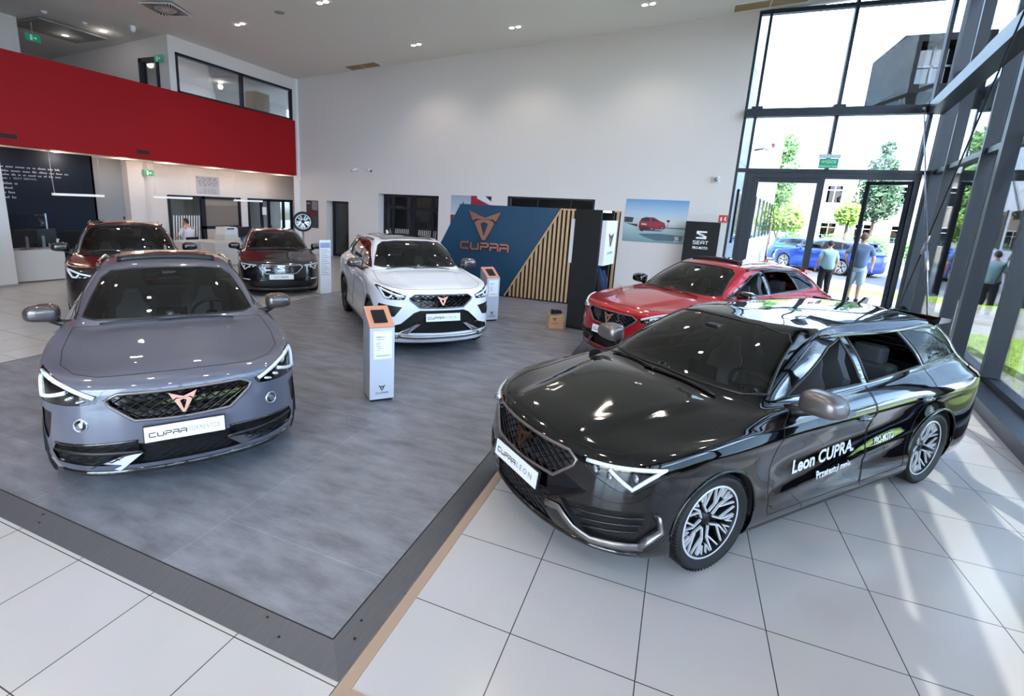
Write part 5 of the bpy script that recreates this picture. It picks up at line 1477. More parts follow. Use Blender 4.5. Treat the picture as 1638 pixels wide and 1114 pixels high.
shapes(root, 'picture', Q, w, h, [([(-1, -.10), (-.72, -.10), (-.70, .14), (-1, .16)], rgb(44, 50, 60)), ([(-.70, .12), (-.3, .10), (-.3, -.18), (-.70, -.14)], rgb(188, 190, 190)), ([(-.72, -.16), (-.55, -.16), (-.55, -.30), (-1, -.12)], rgb(36, 40, 48)),
    ([(.28, -.27), (1, -.25), (1, -.30), (.3, -.30)], rgb(36, 40, 46)), ([(-.6, -.40), (.3, -.42), (.2, -.46), (-.4, -.46)], rgb(30, 34, 36)), (cs_(car_p), rgb(150, 22, 44)), (cs_([(-.39, -.02), (-.34, .09), (-.17, .10), (-.15, -.04)]), rgb(28, 30, 38)), (cs_([(-.11, .10), (-.03, .09), (.10, -.02), (-.09, -.04)]), rgb(36, 40, 50)), (cs_([(-.43, -.22), (-.15, -.24), (-.15, -.36), (-.36, -.40)]), rgb(70, 14, 26)), (cs_([(-.36, -.12), (-.22, -.13), (-.22, -.18), (-.36, -.17)]), rgb(210, 200, 200)),
    (cs_(ngon(-.07, -.32, .075, 14)), rgb(26, 26, 30)), (cs_(ngon(.20, -.26, .065, 14)), rgb(26, 26, 30)), (cs_(ngon(-.33, -.38, .05, 14)), rgb(26, 26, 30)), (cs_(ngon(-.07, -.32, .042, 12)), rgb(120, 116, 120)), (cs_(ngon(.20, -.26, .036, 12)), rgb(120, 116, 120)),
    (ngon(.42, .04, .055, 12), rgb(30, 32, 38)), ([(.41, .0), (.425, .0), (.42, -.25), (.405, -.25)], rgb(60, 62, 66)), ([(-.5, -.62), (.2, -.56), (.95, -.62), (.9, -.85), (.1, -.90), (-.3, -.75)], rgb(78, 104, 114))])
mb = MB(); s_mark(mb, Q @ Matrix.Translation((.66, -.47, .0075)), .11, .0005); seat_word(mb, Q @ Matrix.Translation((.59, -.575, .008)), .14); mb.build('logo', M['paper'], root)
pb = vgrad('palm_print', [(0, rgb(150, 96, 84)), (1, rgb(150, 160, 180)), (.34, rgb(170, 96, 80)), (.36, rgb(196, 206, 216))])
root, w, h, Q = poster('palm_poster', -7.06, -5.56, 1.30, 2.57, 'poster with a palm tree and a red building behind the blue panel', pb)
palm = [(-.44, .42), (-.60, .55), (-.42, .50), (-.38, .72), (-.32, .50), (-.14, .60), (-.30, .44), (-.2, .30), (-.36, .40), (-.34, .0), (-.40, .0), (-.42, .38), (-.58, .30)]
shapes(root, 'picture', Q, w, h, [([(0, 1), (.3, 1), (.3, .86), (1, .5), (1, -.2), (0, -.2)], rgb(150, 36, 48)), ([(.3, 1), (1, 1), (1, .56), (.3, .88)], rgb(214, 214, 218)), (palm, rgb(34, 36, 38)), ([(.7, 1), (1, 1), (1, .74), (.86, .84)], rgb(40, 40, 44)), ([(-1, -.05), (-.5, -.05), (-.5, -.5), (-1, -.5)], rgb(120, 40, 38)), ([(-.86, -.1), (-.7, -.1), (-.7, -.4), (-.86, -.4)], rgb(150, 120, 110))])
pb = vgrad('dark_print', [(0, rgb(52, 64, 72)), (1, rgb(34, 36, 56)), (.4, rgb(58, 66, 72)), (.45, rgb(70, 40, 46))])
root, w, h, Q = poster('dark_poster', -13.43, -12.84, 1.08, 2.15, 'dark poster of a red car beside the display wheel', pb)
shapes(root, 'picture', Q, w, h, [([(-.05, .95), (.9, .95), (.9, .3), (-.05, .3)], rgb(128, 122, 128)), ([(-.4, .1), (-.2, .34), (.25, .34), (.45, .1), (.4, -.22), (-.35, -.22)], rgb(96, 26, 34)), ([(-.22, .16), (-.12, .28), (.18, .28), (.28, .16)], rgb(30, 30, 36)), ([(-.9, .74), (-.35, .74), (-.35, .82), (-.9, .82)], rgb(150, 152, 166))])

# ---- black stand with the S mark by the glass facade
root = empty('sign_totem', (1.03, YB - .22, 0)); put(root, 'black display totem with white S mark by the back wall', 'sign totem')
mb = MB(); mb.box(-.45, .45, -.12, .12, 0, 2.09); mb.box(-.455, .455, -.125, .125, 0, .06, 0); mb.build('body', M['matt_black'], root)
mb = MB(); Q = frame_mat((0, -.1205, 0), (1, 0, 0), (0, 0, 1)); s_mark(mb, Q @ Matrix.Translation((0, 1.72, 0)), .27, .004); seat_word(mb, Q @ Matrix.Translation((-.20, 1.46, .001)), .40)
text_on(mb, 'PRO-MOTO', Q @ Matrix.Translation((-.20, 1.32, .001)), .10, 0, fit=.40, bold=.003); mb.build('lettering', M['white'], root)

# ---- blue and slatted feature wall
M['blue_panel'] = mat('blue_panel', rgb(13, 60, 88), .5, bump=(5, .05)); M['oak'] = mat('oak_slat', rgb(206, 168, 124), .5, noise=(3, .3, rgb(186, 146, 104), (14, 14, 1.2)))
y0 = 9.47; zb = PZ + .03; zt = 2.26
root = empty('feature_panel', (-2.6, y0, PZ)); put(root, 'freestanding dark blue feature wall with slanted oak slats', 'display wall')
ox = -2.6
mb = MB(); mb.prism([(-4.66 - ox, zt - PZ), (-2.09 - ox, zt - PZ), (-3.36 - ox, .03), (-5.78 - ox, .03)], 0, .16, 'y'); mb.build('blue_panel', M['blue_panel'], root)
mb = MB(); mb.prism([(-2.09 - ox, zt - PZ), (-.78 - ox, zt - PZ), (-.78 - ox, .03), (-3.36 - ox, .03)], .05, .16, 'y'); mb.build('back_board', M['matt_black'], root)
mb = MB(); mb.box(-5.7 - ox, -.80 - ox, .02, .14, 0, .03); mb.build('plinth', M['matt_black'], root)
n = 0; x = -.80
def bx(z): return lerp(-3.36, -2.09, (z - zb) / (zt - zb))
while x > -3.35:
    a, b = x - .052, x
    if a < -2.09:
        z1a = zb + (zt - zb) * (a + 3.36) / (3.36 - 2.09); z1b = zb + (zt - zb) * (min(b, -2.09) + 3.36) / (3.36 - 2.09)
    else: z1a = z1b = zt
    if z1a > zb + .04:
        mb = MB(); mb.prism([(a - ox, .03), (b - ox, .03), (b - ox, z1b - PZ), (a - ox, z1a - PZ)], .0, .05, 'y'); mb.build('slat', M['oak'], root); n += 1
    x -= .100
mb = MB(); mb.tube([(-3.36 - ox, -.0, .03), (-2.09 - ox, -.0, zt - PZ)], .026, 4, 0, up=(0, 1, 0)); mb.box(-2.09 - ox, -.78 - ox, -.005, .05, zt - PZ - .035, zt - PZ); mb.build('edge_strip', M['oak'], root)
Q = frame_mat((-3.97 - ox, -.0, 1.73), (1, 0, 0), (0, 0, 1)); mb = MB(); emblem(mb, Q, .80, .07); mb.build('emblem', M['copper'], root)
Q = frame_mat((-4.58 - ox, -.0, 1.125), (1, 0, 0), (0, 0, 1)); mb = MB(); word_mark(mb, Q, 1.26, 0, .19, .05); mb.build('lettering', mat('copper_bright', rgb(214, 140, 116), .25, .9), root)

# ---- tall black merchandise stand
root = empty('merchandise_stand', (-1.03, 7.02, PZ), math.radians(-9)); put(root, 'tall matt black merchandise stand beside the red car', 'display stand')
mb = MB(); mb.box(-.24, .24, -.03, .03, 0, 2.20); mb.box(-.24, .24, -.03, .75, 0, .05); mb.build('front_panel', M['matt_black'], root)
mb = MB(); mb.box(-.24, .24, .70, .75, 0, 2.20); mb.build('rear_panel', M['matt_black'], root)
mb = MB(); mb.box(-.22, .22, .03, .70, 2.15, 2.20); mb.build('top_panel', M['gloss_black'], root)
for s_ in (1, -1):
    mb = MB(); mb.box(min(s_ * .245, s_ * .33), max(s_ * .245, s_ * .33), .04, .69, 1.22, 2.02); mb.build('light_box', M['white'], root)
Q = frame_mat((.3305, .36, 1.68), (0, 1, 0), (0, 0, 1)); mb = MB(); emblem(mb, Q, .28, .008); word_mark(mb, Q @ Matrix.Translation((-.15, -.26, .002)), .30); mb.build('emblem', M['copper_dark'], root)
mb = MB(); mb.tube([(0, .0, 1.22), (0, .72, 1.22)], .012, 8); mb.build('hanging_rail', M['satin'], root)
M['denim'] = mat('blue_cloth', rgb(38, 62, 96), .9, bump=(30, .3)); M['black_cloth'] = mat('black_cloth', rgb(24, 25, 30), .9, bump=(30, .3))
R_ = root.matrix_basis
for i, (yy, m_, lab) in enumerate(((.16, 'black_cloth', 'black jacket hanging in the merchandise stand'), (.34, 'denim', 'dark blue jacket hanging in the merchandise stand, in the middle'), (.52, 'denim', 'dark blue jacket at the back of the merchandise stand'))):
    j = empty('jacket', (root.matrix_basis @ Vector((0, yy, 0))).to_tuple(), root.rotation_euler.z); j.location.z = PZ + .42; put(j, lab, 'jacket', 'jackets on the stand')
    mb = MB()
    mb.tube([(0, 0, .02), (0, 0, .30), (0, 0, .58), (0, 0, .72), (0, 0, .765)], [.20, .20, .205, .14, .05], 14, 0, up=(1, 0, 0), flat=(1.0, .38)); mb.build('torso', M[m_], j)
    for s_ in (1, -1):
        mb = MB(); mb.tube([(s_ * .17, 0, .66), (s_ * .25, -.01, .45), (s_ * .27, -.02, .12)], [.06, .062, .05], 10); mb.build('sleeve', M[m_], j)
    mb = MB(); mb.tube([(0, 0, .76), (0, 0, .80)], .008, 6); mb.build('hanger', M['satin'], j)
root = empty('copper_box', (-1.45, 6.90, PZ), math.radians(25)); put(root, 'small copper gift box at the foot of the black stand', 'box')
mb = MB(); mb.box(-.135, .135, -.13, .13, 0, .25, 0, None, .006); mb.build('box_body', mat('pale_copper', rgb(206, 160, 120), .4, .35), root)
Q = frame_mat((0, -.1305, .0), (1, 0, 0), (0, 0, 1)); mb = MB(); emblem(mb, Q @ Matrix.Translation((-.04, .185, 0)), .075, .001); word_mark(mb, Q @ Matrix.Translation((-.10, .10, .001)), .13); mb.build('emblem', M['ink'], root)
sh = empty('shoe', (-1.45, 6.94, PZ + .25), math.radians(60)); put(sh, 'black shoe standing on the small copper box', 'shoe')
mb = MB(); mb.tube([(-.12, 0, .035), (-.05, 0, .05), (.03, 0, .045), (.10, 0, .033), (.135, 0, .026)], [.036, .045, .046, .042, .022], 12, 0, up=(0, 0, 1), flat=(.9, 1)); mb.tube([(-.10, 0, .06), (-.09, 0, .10)], [.040, .036], 12, 0); mb.build('upper', M['black_cloth'], sh)
mb = MB(); mb.box(-.15, .14, -.04, .04, 0, .018, 0, None, .008); mb.build('sole', M['ink_grey'], sh)

# ---- grey information kiosks with copper tops
M['kiosk'] = mat('concrete_grey', rgb(150, 150, 154), .45, noise=(5, .35, rgb(128, 128, 133))); M['kiosk_front'] = mat('kiosk_front', rgb(196, 200, 210), .4)
M['kiosk_top'] = mat('copper_lacquer', rgb(204, 142, 116), .4, .2); M['screen_dark'] = mat('screen_off', rgb(18, 20, 26), .1, 0, .5)
def kiosk(x, y, rz, lab):
    root = empty('information_kiosk', (x, y, PZ), rz); put(root, lab, 'kiosk', 'copper topped kiosks')
    w, d, h0, h1 = .135, .30, .84, 1.01           # front at local -y
    mb = MB(); mb.prism([(0, .03), (d, .03), (d, h1), (0, h0)], -w, w, 'x'); mb.box(-w + .015, w - .015, .015, d - .015, 0, .03, 1); body = mb.build('body', [M['kiosk'], M['matt_black']], root)
    mb = MB(); mb.box(-w, w, -.006, 0, .03, h0 - .001); mb.build('front_panel', M['kiosk_front'], root)
    sl = frame_mat((0, 0, h0), (1, 0, 0), (0, d, h1 - h0)); L = math.hypot(d, h1 - h0)
    mb = MB(); mb.box(-w, w, -.006, L, 0, .012, 0, sl); top = mb.build('top_plate', M['kiosk_top'], root)
    mb = MB(); mb.box(-.075, .075, .06, .27, .012, .018, 0, sl); mb.build('tablet', M['screen_dark'], top)
    Q = frame_mat((0, -.0065, 0), (1, 0, 0), (0, 0, 1))
    mb = MB(); mb.box(-.095, .105, .49, .80, 0, .003, 0, Q); lf = mb.build('leaflet', M['paper'], root)
    mb = MB(); 
    for k, (a, b, zz, hh, i) in enumerate(((-.065, -.015, .735, .008, 0), (-.012, .03, .735, .006, 1), (-.065, .01, .71, .006, 1), (-.065, -.02, .665, .006, 1), (-.065, -.035, .65, .005, 1), (-.065, -.01, .63, .005, 1), (-.065, .0, .61, .004, 1), (-.065, -.02, .59, .004, 1), (-.065, .09, .53, .004, 1), (-.065, .09, .522, .004, 1))): mb.box(a, b, zz, zz + hh, .0032, .0036, i, Q)
    mb.build('print_lines', [M['ink'], M['ink_grey']], lf)
    mb = MB(); emblem(mb, Q @ Matrix.Translation((0, .16, 0)), .075, .001); word_mark(mb, Q @ Matrix.Translation((-.068, .092, .001)), .136); mb.build('emblem', M['ink'], root)
kiosk(-2.27, 2.265, math.radians(48), 'grey kiosk with copper top and tablet in front of the white car')
kiosk(-2.66, 6.71, math.radians(48), 'grey kiosk with copper top between the white car and the blue panel')

# ---- white price stand by the dark grey car
root = empty('price_stand', (-7.13, 7.33, 0), math.radians(62)); put(root, 'slim white price stand beside the dark grey hatchback', 'price stand')
mb = MB(); mb.box(-.135, .135, -.015, .015, .012, 1.28); mb.build('panel', M['white'], root); mb = MB(); mb.box(-.16, .16, -.12, .12, 0, .012); mb.build('base', M['satin'], root)
Q = frame_mat((0, -.0155, 0), (1, 0, 0), (0, 0, 1)); mb = MB(); mb.box(-.12, .12, 1.10, 1.22, 0, .001, 0, Q)
for k in range(14): mb.box(-.11, .06 + .05 * math.sin(k * 2.1), 1.05 - k * .045, 1.058 - k * .045, 0, .001, 1, Q)
mb.build('print_lines', [mat('pale_blue_print', rgb(150, 160, 196), .5), M['ink_grey']], root)

# ---- reception desks and what stands on them
M['desk'] = mat('desk_white', rgb(220, 216, 212), .35); M['desk_wood'] = mat('desk_pale', rgb(214, 204, 190), .4)
def desk(name, loc, rz, L, D, H, lab, panels=True):
    root = empty(name, loc, rz); put(root, lab, 'desk', None)
    mb = MB(); mb.box(-L / 2, L / 2, -D / 2, D / 2, H - .04, H); mb.build('desk_top', M['desk'], root)
    mb = MB(); mb.box(-L / 2 + .02, -L / 2 + .06, -D / 2 + .02, D / 2 - .02, .03, H - .04); mb.build('side_panel', M['desk'], root); mb = MB(); mb.box(L / 2 - .06, L / 2 - .02, -D / 2 + .02, D / 2 - .02, .03, H - .04); mb.build('side_panel', M['desk'], root)
    mb = MB(); mb.box(-L / 2 + .06, L / 2 - .06, -D / 2 + .02, -D / 2 + .05, .03, H - .04); mb.build('front_panel', M['desk'], root)
    mb = MB(); mb.box(-L / 2 + .04, L / 2 - .04, -D / 2 + .04, D / 2 - .04, 0, .03); mb.build('plinth', M['satin'], root)
    return root
desk('desk', (-13.62, 4.74, 0), math.radians(82), 1.0, .80, .73, 'white desk with black monitors beneath the navy text wall')
def monitor(x, y, z, rz, lab, w=.56, h=.34):
    root = empty('monitor', (x, y, z), rz); put(root, lab, 'monitor', 'office monitors')
    mb = MB(); mb.box(-w / 2, w / 2, -.02, .02, .12, .12 + h, 0, None, .008); mb.build('screen', M['black'], root)
    mb = MB(); mb.box(-.03, .03, .02, .05, .01, .30); mb.build('stem', M['satin'], root); mb = MB(); mb.box(-.12, .12, -.07, .09, 0, .012); mb.build('base', M['satin'], root)
monitor(-13.62, 4.62, .73, math.radians(-75), 'black monitor on the white desk below the wall text, left one')
monitor(-13.72, 5.02, .73, math.radians(-100), 'black monitor on the white desk below the wall text, right one')
root = empty('spray_bottle', (-13.36, 5.14, .73)); put(root, 'white spray bottle standing on the left desk', 'bottle')
mb = MB(); mb.lathe([(0, 0), (.042, 0), (.044, .02), (.044, .13), (.02, .18), (.016, .20)], 18); mb.build('bottle_body', M['white'], root)
mb = MB(); mb.lathe([(.045, .04), (.045, .11)], 18); mb.build('bottle_label', mat('label_green', rgb(110, 160, 130), .5), root)
mb = MB(); mb.lathe([(.018, .195), (.018, .225), (0, .225)], 12); mb.box(-.02, .06, -.012, .012, .222, .25); mb.tube([(.05, 0, .222), (.035, 0, .19)], .006, 6); mb.build('spray_head', M['white'], root)
root = empty('screen_guard', (-13.96, 4.78, .73), math.radians(82)); put(root, 'clear plastic sneeze guard standing on the left desk', 'screen guard')
mb = MB(); mb.box(-.45, .45, -.004, .004, .02, .80); mb.build('clear_sheet', M['clear'], root); mb = MB(); mb.box(.44, .47, -.02, .02, 0, .82); mb.box(-.47, -.44, -.02, .02, 0, .82); mb.build('posts', M['satin'], root)
root = empty('office_chair', (-14.55, 6.0, 0), .5); put(root, 'black office chair behind the white desk at the left', 'chair')
mb = MB(); mb.box(-.24, .24, -.24, .24, .44, .52, 0, None, .03); mb.build('seat', M['black_cloth'], root)
mb = MB(); mb.box(-.23, .23, .20, .27, .58, 1.08, 0, None, .03); mb.build('backrest', M['black_cloth'], root)
mb = MB(); mb.tube([(0, 0, .08), (0, 0, .44)], .03, 10); mb.build('gas_column', M['black'], root)
mb = MB()
for k in range(5):
    a = 2 * PI * k / 5; mb.tube([(0, 0, .10), (.28 * math.cos(a), .28 * math.sin(a), .05)], [.025, .018], 8); mb.ell((.29 * math.cos(a), .29 * math.sin(a), .03), (.03, .03, .03), None, 0, 10, 6)
mb.build('star_base', M['black'], root)
for s_ in (1, -1):
    mb = MB(); mb.tube([(s_ * .25, .1, .5), (s_ * .29, .1, .68), (s_ * .29, -.14, .70)], .018, 8); mb.build('armrest', M['black'], root)
desk('reception_desk', (-12.95, 10.0, 0), math.radians(86), 2.0, .72, .74, 'white reception desk behind the dark grey hatchback')
monitor(-12.9, 10.35, .74, math.radians(100), 'black monitor on the reception desk behind the hatchback')
root = empty('printer', (-14.9, 11.4, 0), math.radians(90)); put(root, 'white office printer on its cabinet by the office window', 'printer')
mb = MB(); mb.box(-.32, .32, -.30, .30, 0, .80, 0, None, .01); mb.build('cabinet', M['desk'], root); mb = MB(); mb.box(-.26, .26, -.24, .24, .80, 1.06, 0, None, .015); mb.build('housing', M['white'], root); mb = MB(); mb.box(-.18, .12, -.255, -.24, .98, 1.03); mb.build('control_panel', mat('panel_navy', rgb(40, 60, 120), .3), root)
root = empty('cup', (-12.75, 10.12, .74)); put(root, 'blue paper cup on the reception desk next to the monitor', 'cup')
mb = MB(); mb.lathe([(0, 0), (.032, 0), (.042, .11), (.038, .11), (.030, .006)], 18); mb.build('cup_body', mat('cup_blue', rgb(40, 70, 170), .5), root)
# ---- display wheel on a stand
root = empty('wheel_stand', (-10.15, 10.05, 0), math.radians(41)); put(root, 'alloy wheel on a slim display stand behind the hatchback', 'display wheel')
SW = dict(LEON); SW.update(W=.135, track=0)
mb = MB(); mb.tube([(0, .05, .02), (0, .05, 1.42)], .025, 8); mb.box(-.2, .2, -.1, .2, 0, .02); mb.build('stand', M['satin'], root)
wheel_d = build_wheel(root, 0, 1, dict(wr=.30, rr=.232, W=.135), 'split'); wheel_d.rotation_euler = (0, 0, PI); wheel_d.location = (0, 0, 1.52 - .30)
# ---- pendant lamps under the gallery
for ya, yb, zz, lab in ((5.71, 6.95, 1.985, 'long white pendant light in front of the navy text wall'), (8.41, 9.68, 2.01, 'long white pendant light above the kneeling-height desk by the striped window'), (11.38, 12.66, 2.0, 'long white pendant light nearest the back wall')):
    root = empty('pendant_light', (-14.4, ya, zz)); put(root, lab.replace('kneeling-height desk by the striped window', 'man in the white shirt'), 'pendant light', 'pendant lights under the gallery')
    mb = MB(); mb.box(-.035, .035, 0, yb - ya, 0, .06); mb.build('lamp_body', mat('pendant_white', rgb(235, 235, 238), .4, emit=(1, .96, .92), estr=.35), root)
    mb = MB(); mb.tube([(0, .05, .06), (0, .03, .5), (0, .03, 3.10 - zz)], .006, 6); mb.build('cable', M['white'], root)
    mb = MB(); mb.tube([(0, yb - ya - .06, .06), (0, yb - ya - .06, 3.10 - zz)], .002, 5); mb.build('suspension_wire', M['satin'], root)
    mb = MB(); mb.lathe([(0, -.03), (.05, -.03), (.055, 0)], 16, Matrix.Translation((0, .03, 3.10 - zz))); mb.build('ceiling_rose', M['white'], root)
# ---- printing on the navy wall and the notice
root = empty('printed_lettering', (-15.098, 5.0, 0)); put(root, 'rows of white print on the navy wall under the gallery', 'wall lettering')
Q = frame_mat((.002, 0, 0), (0, 1, 0), (0, 0, 1)); mb = MB()
def dashes(mb, Q, y0, y1, z, h, mi=0):
    y = y0; rnd = random.Random(int(z * 1000) + int(y0 * 77))
    while y < y1 - .01:
        L = min(rnd.uniform(.06, .20), y1 - y); n = max(1, int(L / .028))
        for k in range(n):
            q0 = y + L * k / n; hh = h * rnd.choice((.6, .62, .65, .95))
            mb.box(q0, q0 + L / n * .72, z, z + hh, 0, .001, mi, Q)
        y += L + .045
    return mb
for y1, z in ((1.36, 2.62), (1.52, 2.52), (1.36, 2.43)): dashes(mb, Q, -.3, y1, z, .05)
dashes(mb, Q, -.3, .20, 2.34, .05); text_on(mb, 'SEAT SERWIS.', Q @ Matrix.Translation((.26, 2.34, 0)), .07, 0, fit=.50)
for y1, z in ((.34, 2.21), (.23, 2.10), (.26, 1.99), (.28, 1.87)): dashes(mb, Q, -.3, y1, z, .06)
mb.build('print_lines', mat('pale_print', rgb(170, 178, 190), .6), root)
root = empty('notice_board', (-15.88, 11.55, 0)); put(root, 'large white notice with rows of dark text above the office window', 'notice')
Q = frame_mat((.003, 0, 0), (0, 1, 0), (0, 0, 1)); mb = MB(); mb.box(-.50, .50, 2.19, 2.83, -.002, 0, 0, Q); bd = mb.build('sheet', mat('notice_grey', rgb(176, 178, 188), .6), root); mb = MB()
for k, (a, b) in enumerate(((-.46, .44), (-.34, .36), (-.42, .46), (-.38, .40), (-.38, .44), (-.34, .40))): dashes(mb, Q, a, b, 2.76 - k * .055, .026)
for k, (a, b) in enumerate(((-.2, .3), (-.28, .36), (-.22, .34), (-.36, .44))): dashes(mb, Q, a, b, 2.39 - k * .05, .016)
mb.build('print_lines', M['ink'], root)
root = empty('paper_sheet', (-15.845, 14.2, 1.62)); put(root, 'white paper sheet taped on the far office glass', 'paper')
mb = MB(); mb.box(-.001, .001, -.11, .11, -.16, .16); mb.build('sheet', M['paper'], root)

# ---- tie rods of the steel frame
def rod(a, b, lab, r=.014):
    a, b = Vector(a), Vector(b); root = empty('tie_rod', a); put(root, lab, 'tie rod', 'tie rods by the glass wall')
    d = b - a; mb = MB(); mb.tube([(0, 0, 0), d], r, 8); mb.build('rod', M['dark_chrome'] if r > .013 else M['matt_black'], root)
    mb = MB(); mb.tube([d * .30, d * .36], r * 1.9, 8); mb.build('turnbuckle', M['satin'], root)
    mb = MB(); mb.tube([d * -.005, d * .02], r * 2.2, 8); mb.tube([d * .98, d * 1.0], r * 2.2, 8); mb.build('end_fork', M['frame'], root)
rod(GP(6.75, .64, .02), GP(13.3, .64, 4.95), 'bright steel tie rod running up past the rear of the black estate', .015)
rod(GP(11.3, .60, .03), GP(6.3, .60, 5.7), 'thin black diagonal tie rod crossing the glass wall', .012)
# ------------------------------------------------------------------ people
M['skin'] = mat('skin', rgb(206, 160, 136), .55); M['hair_dark'] = mat('hair_dark', rgb(36, 32, 32), .7, bump=(120, .4)); M['hair_light'] = mat('hair_light', rgb(112, 78, 60), .7, bump=(120, .4))
def skinned(name, chains, m, parent, sub=2):
    """chains: lists of (x, y, z, radius) sharing points by position; grown with a Skin modifier"""
    V = []; E = []; R = {}
    def vi(p):
        k = (round(p[0], 4), round(p[1], 4), round(p[2], 4))
        for i, q in enumerate(V):
            if q == k: return i
        V.append(k); R[len(V) - 1] = p[3]; return len(V) - 1
    for ch in chains:
        ids = [vi(p) for p in ch]
        E += [(a, b) for a, b in zip(ids[:-1], ids[1:])]
    me = bpy.data.meshes.new(name); me.from_pydata(V, E, []); me.update(); me.materials.append(m)
    o = bpy.data.objects.new(name, me); COL.objects.link(o)
    sk = o.modifiers.new('skin', 'SKIN'); sk.use_smooth_shade = True
    lay = me.skin_vertices[0] if me.skin_vertices else None
    if lay is None:
        bpy.context.view_layer.objects.active = o
        lay = me.skin_vertices.new() if hasattr(me.skin_vertices, 'new') else None
    for i in range(len(V)):
        r = R[i]; lay.data[i].radius = (r, r) if not isinstance(r, tuple) else r
        lay.data[i].use_root = (i == 0)
    ss = o.modifiers.new('subdiv', 'SUBSURF'); ss.levels = sub; ss.render_levels = sub
    dg = bpy.context.evaluated_depsgraph_get()
    me2 = bpy.data.meshes.new_from_object(o.evaluated_get(dg)); me2.name = name
    bpy.data.objects.remove(o); o = bpy.data.objects.new(name, me2); COL.objects.link(o)
    for p_ in me2.polygons: p_.use_smooth = True
    if not me2.materials: me2.materials.append(m)
    if parent: o.parent = parent
    return o
def hand(wr, d, s, palm):
    """five fingers from the wrist: wr point, d direction of the hand, palm = side axis"""
    wr, d, palm = Vector(wr), Vector(d).normalized(), Vector(palm).normalized(); up = d.cross(palm)
    ch = []
    kn = wr + d * .075
    base = [(*wr, .026), (*(wr + d * .045), .034)]
    c = wr + d * .045
    for k, (off, L) in enumerate(((-.030, .070), (-.010, .080), (.010, .076), (.030, .060))):
        a = kn + palm * off; b = a + d * L * .5 + up * .010; e = b + d * L * .45 + up * .025
        ch.append([(*c, .034), (*a, .012), (*b, .0095), (*e, .008)])
    t0 = wr + d * .02 - palm * .028; t1 = t0 + d * .04 - palm * .022 + up * .012; t2 = t1 + d * .03 + up * .008
    ch.append([(*wr, .026), (*t0, .016), (*t1, .012), (*t2, .010)])
    return [base] + ch
def person(loc, rz, H, lab, shirt, shorts, hair, pose, belly=1.0, sleeves='short', legs='shorts', cap=None, crop=None):
    root = empty('person', loc, rz); tag(root, lab, 'person'); k = H / 1.78
    def S(p): return tuple(c * k for c in p[:3]) + ((p[3] * k,) if len(p) > 3 else ())
    P_ = pose; L, R_ = P_['L'], P_['R']
    pel = (0, 0, .95, .13); ch_ = [[pel, (0, .0, 1.12, .13 * belly), (0, -.0, 1.32, .15), (0, .0, 1.44, .12), (0, .015, 1.52, .058), (0, .03, 1.58, .055)]]
    for sgn, A in ((-1, L), (1, R_)):
        ch_.append([(0, -.0, 1.44, .12), (sgn * .17, 0, 1.42, .062), (*A['elbow'], .043), (*A['wrist'], .028)])
        w = Vector(A['wrist']); d = w - Vector(A['elbow'])
        ch_ += hand(w, d + Vector((0, .02, 0)), 1, (0, 1, 0) if abs(d.normalized().y) < .7 else (1, 0, 0))
        hip, kn, an = A['hip'], A['knee'], A['ankle']
        ch_.append([pel, (*hip, .095), (*kn, .058), (an[0], an[1], an[2] + .0, .038), (an[0], an[1] + .10, an[2] - .05, .03)])
    body = skinned('body', [[S(p) for p in c] for c in ch_], M['skin'], root)
    # head
    hx, hy, hz = P_.get('head', (0, .035, 1.66)); tz = P_.get('turn', 0)
    Q = Matrix.Translation((hx * k, hy * k, hz * k)) @ Matrix.Rotation(tz, 4, 'Z')
    bmh = bmesh.new(); bmesh.ops.create_uvsphere(bmh, u_segments=24, v_segments=18, radius=1)
    for v in bmh.verts:
        x, y, z = v.co; w = 1 - .22 * max(0, -z); 
        yy = y * .098 * (1 - .10 * max(0, -z)); 
        if y > .6 and -.35 < z < .25 and abs(x) < .25: yy += .02 * (1 - abs(x) / .25)          # nose
        if y > .5 and z < -.6: yy += .010
        v.co = Vector((x * .078 * w, yy, z * .122)) * k
    mb = MB(); bmh.verts.index_update(); mb.add([Q @ v.co for v in bmh.verts], [[v.index for v in f.verts] for f in bmh.faces], 0, True); bmh.free()
    for s_ in (1, -1): mb.ell((s_ * .079 * k, 0, -.005 * k), (.012 * k, .022 * k, .034 * k), Q, 0, 10, 8)
    mb.build('head', M['skin'], root)
    mb = MB()
    for s_ in (1, -1): mb.ell((s_ * .03 * k, .088 * k, .012 * k), (.013 * k, .008 * k, .007 * k), Q, 0, 10, 6)
    mb.build('eyes', M['white'], root); mb = MB(); mb.tube([Q @ Vector((-.022 * k, .095 * k, -.062 * k)), Q @ Vector((0, .10 * k, -.064 * k)), Q @ Vector((.022 * k, .095 * k, -.062 * k))], .004 * k, 6); mb.build('mouth', mat('lips', rgb(170, 104, 96), .5), root)
    bmh = bmesh.new(); bmesh.ops.create_uvsphere(bmh, u_segments=24, v_segments=18, radius=1)
    dele = [v for v in bmh.verts if v.co.z < .12 + .55 * max(0, v.co.y) - .75 * max(0, -v.co.y)]
    bmesh.ops.delete(bmh, geom=dele, context='VERTS')
    for v in bmh.verts: x, y, z = v.co; v.co = Vector((x * .085, y * .107 - .002, z * .131)) * k
    mb = MB(); bmh.verts.index_update(); mb.add([Q @ v.co for v in bmh.verts], [[v.index for v in f.verts] for f in bmh.faces], 0, True); bmh.free(); mb.build('hair', hair, root)
    if cap:
        mb = MB(); mb.lathe([(.0, .135 * k), (.05 * k, .125 * k), (.085 * k, .085 * k), (.10 * k, .04 * k)], 24, Q); mb.prism([(-.08 * k, .06 * k), (.08 * k, .06 * k), (.07 * k, .18 * k), (-.07 * k, .18 * k)], .045 * k, .055 * k, 'z', 0, Q); mb.build('cap', cap, root)
    # shirt
    e = .022
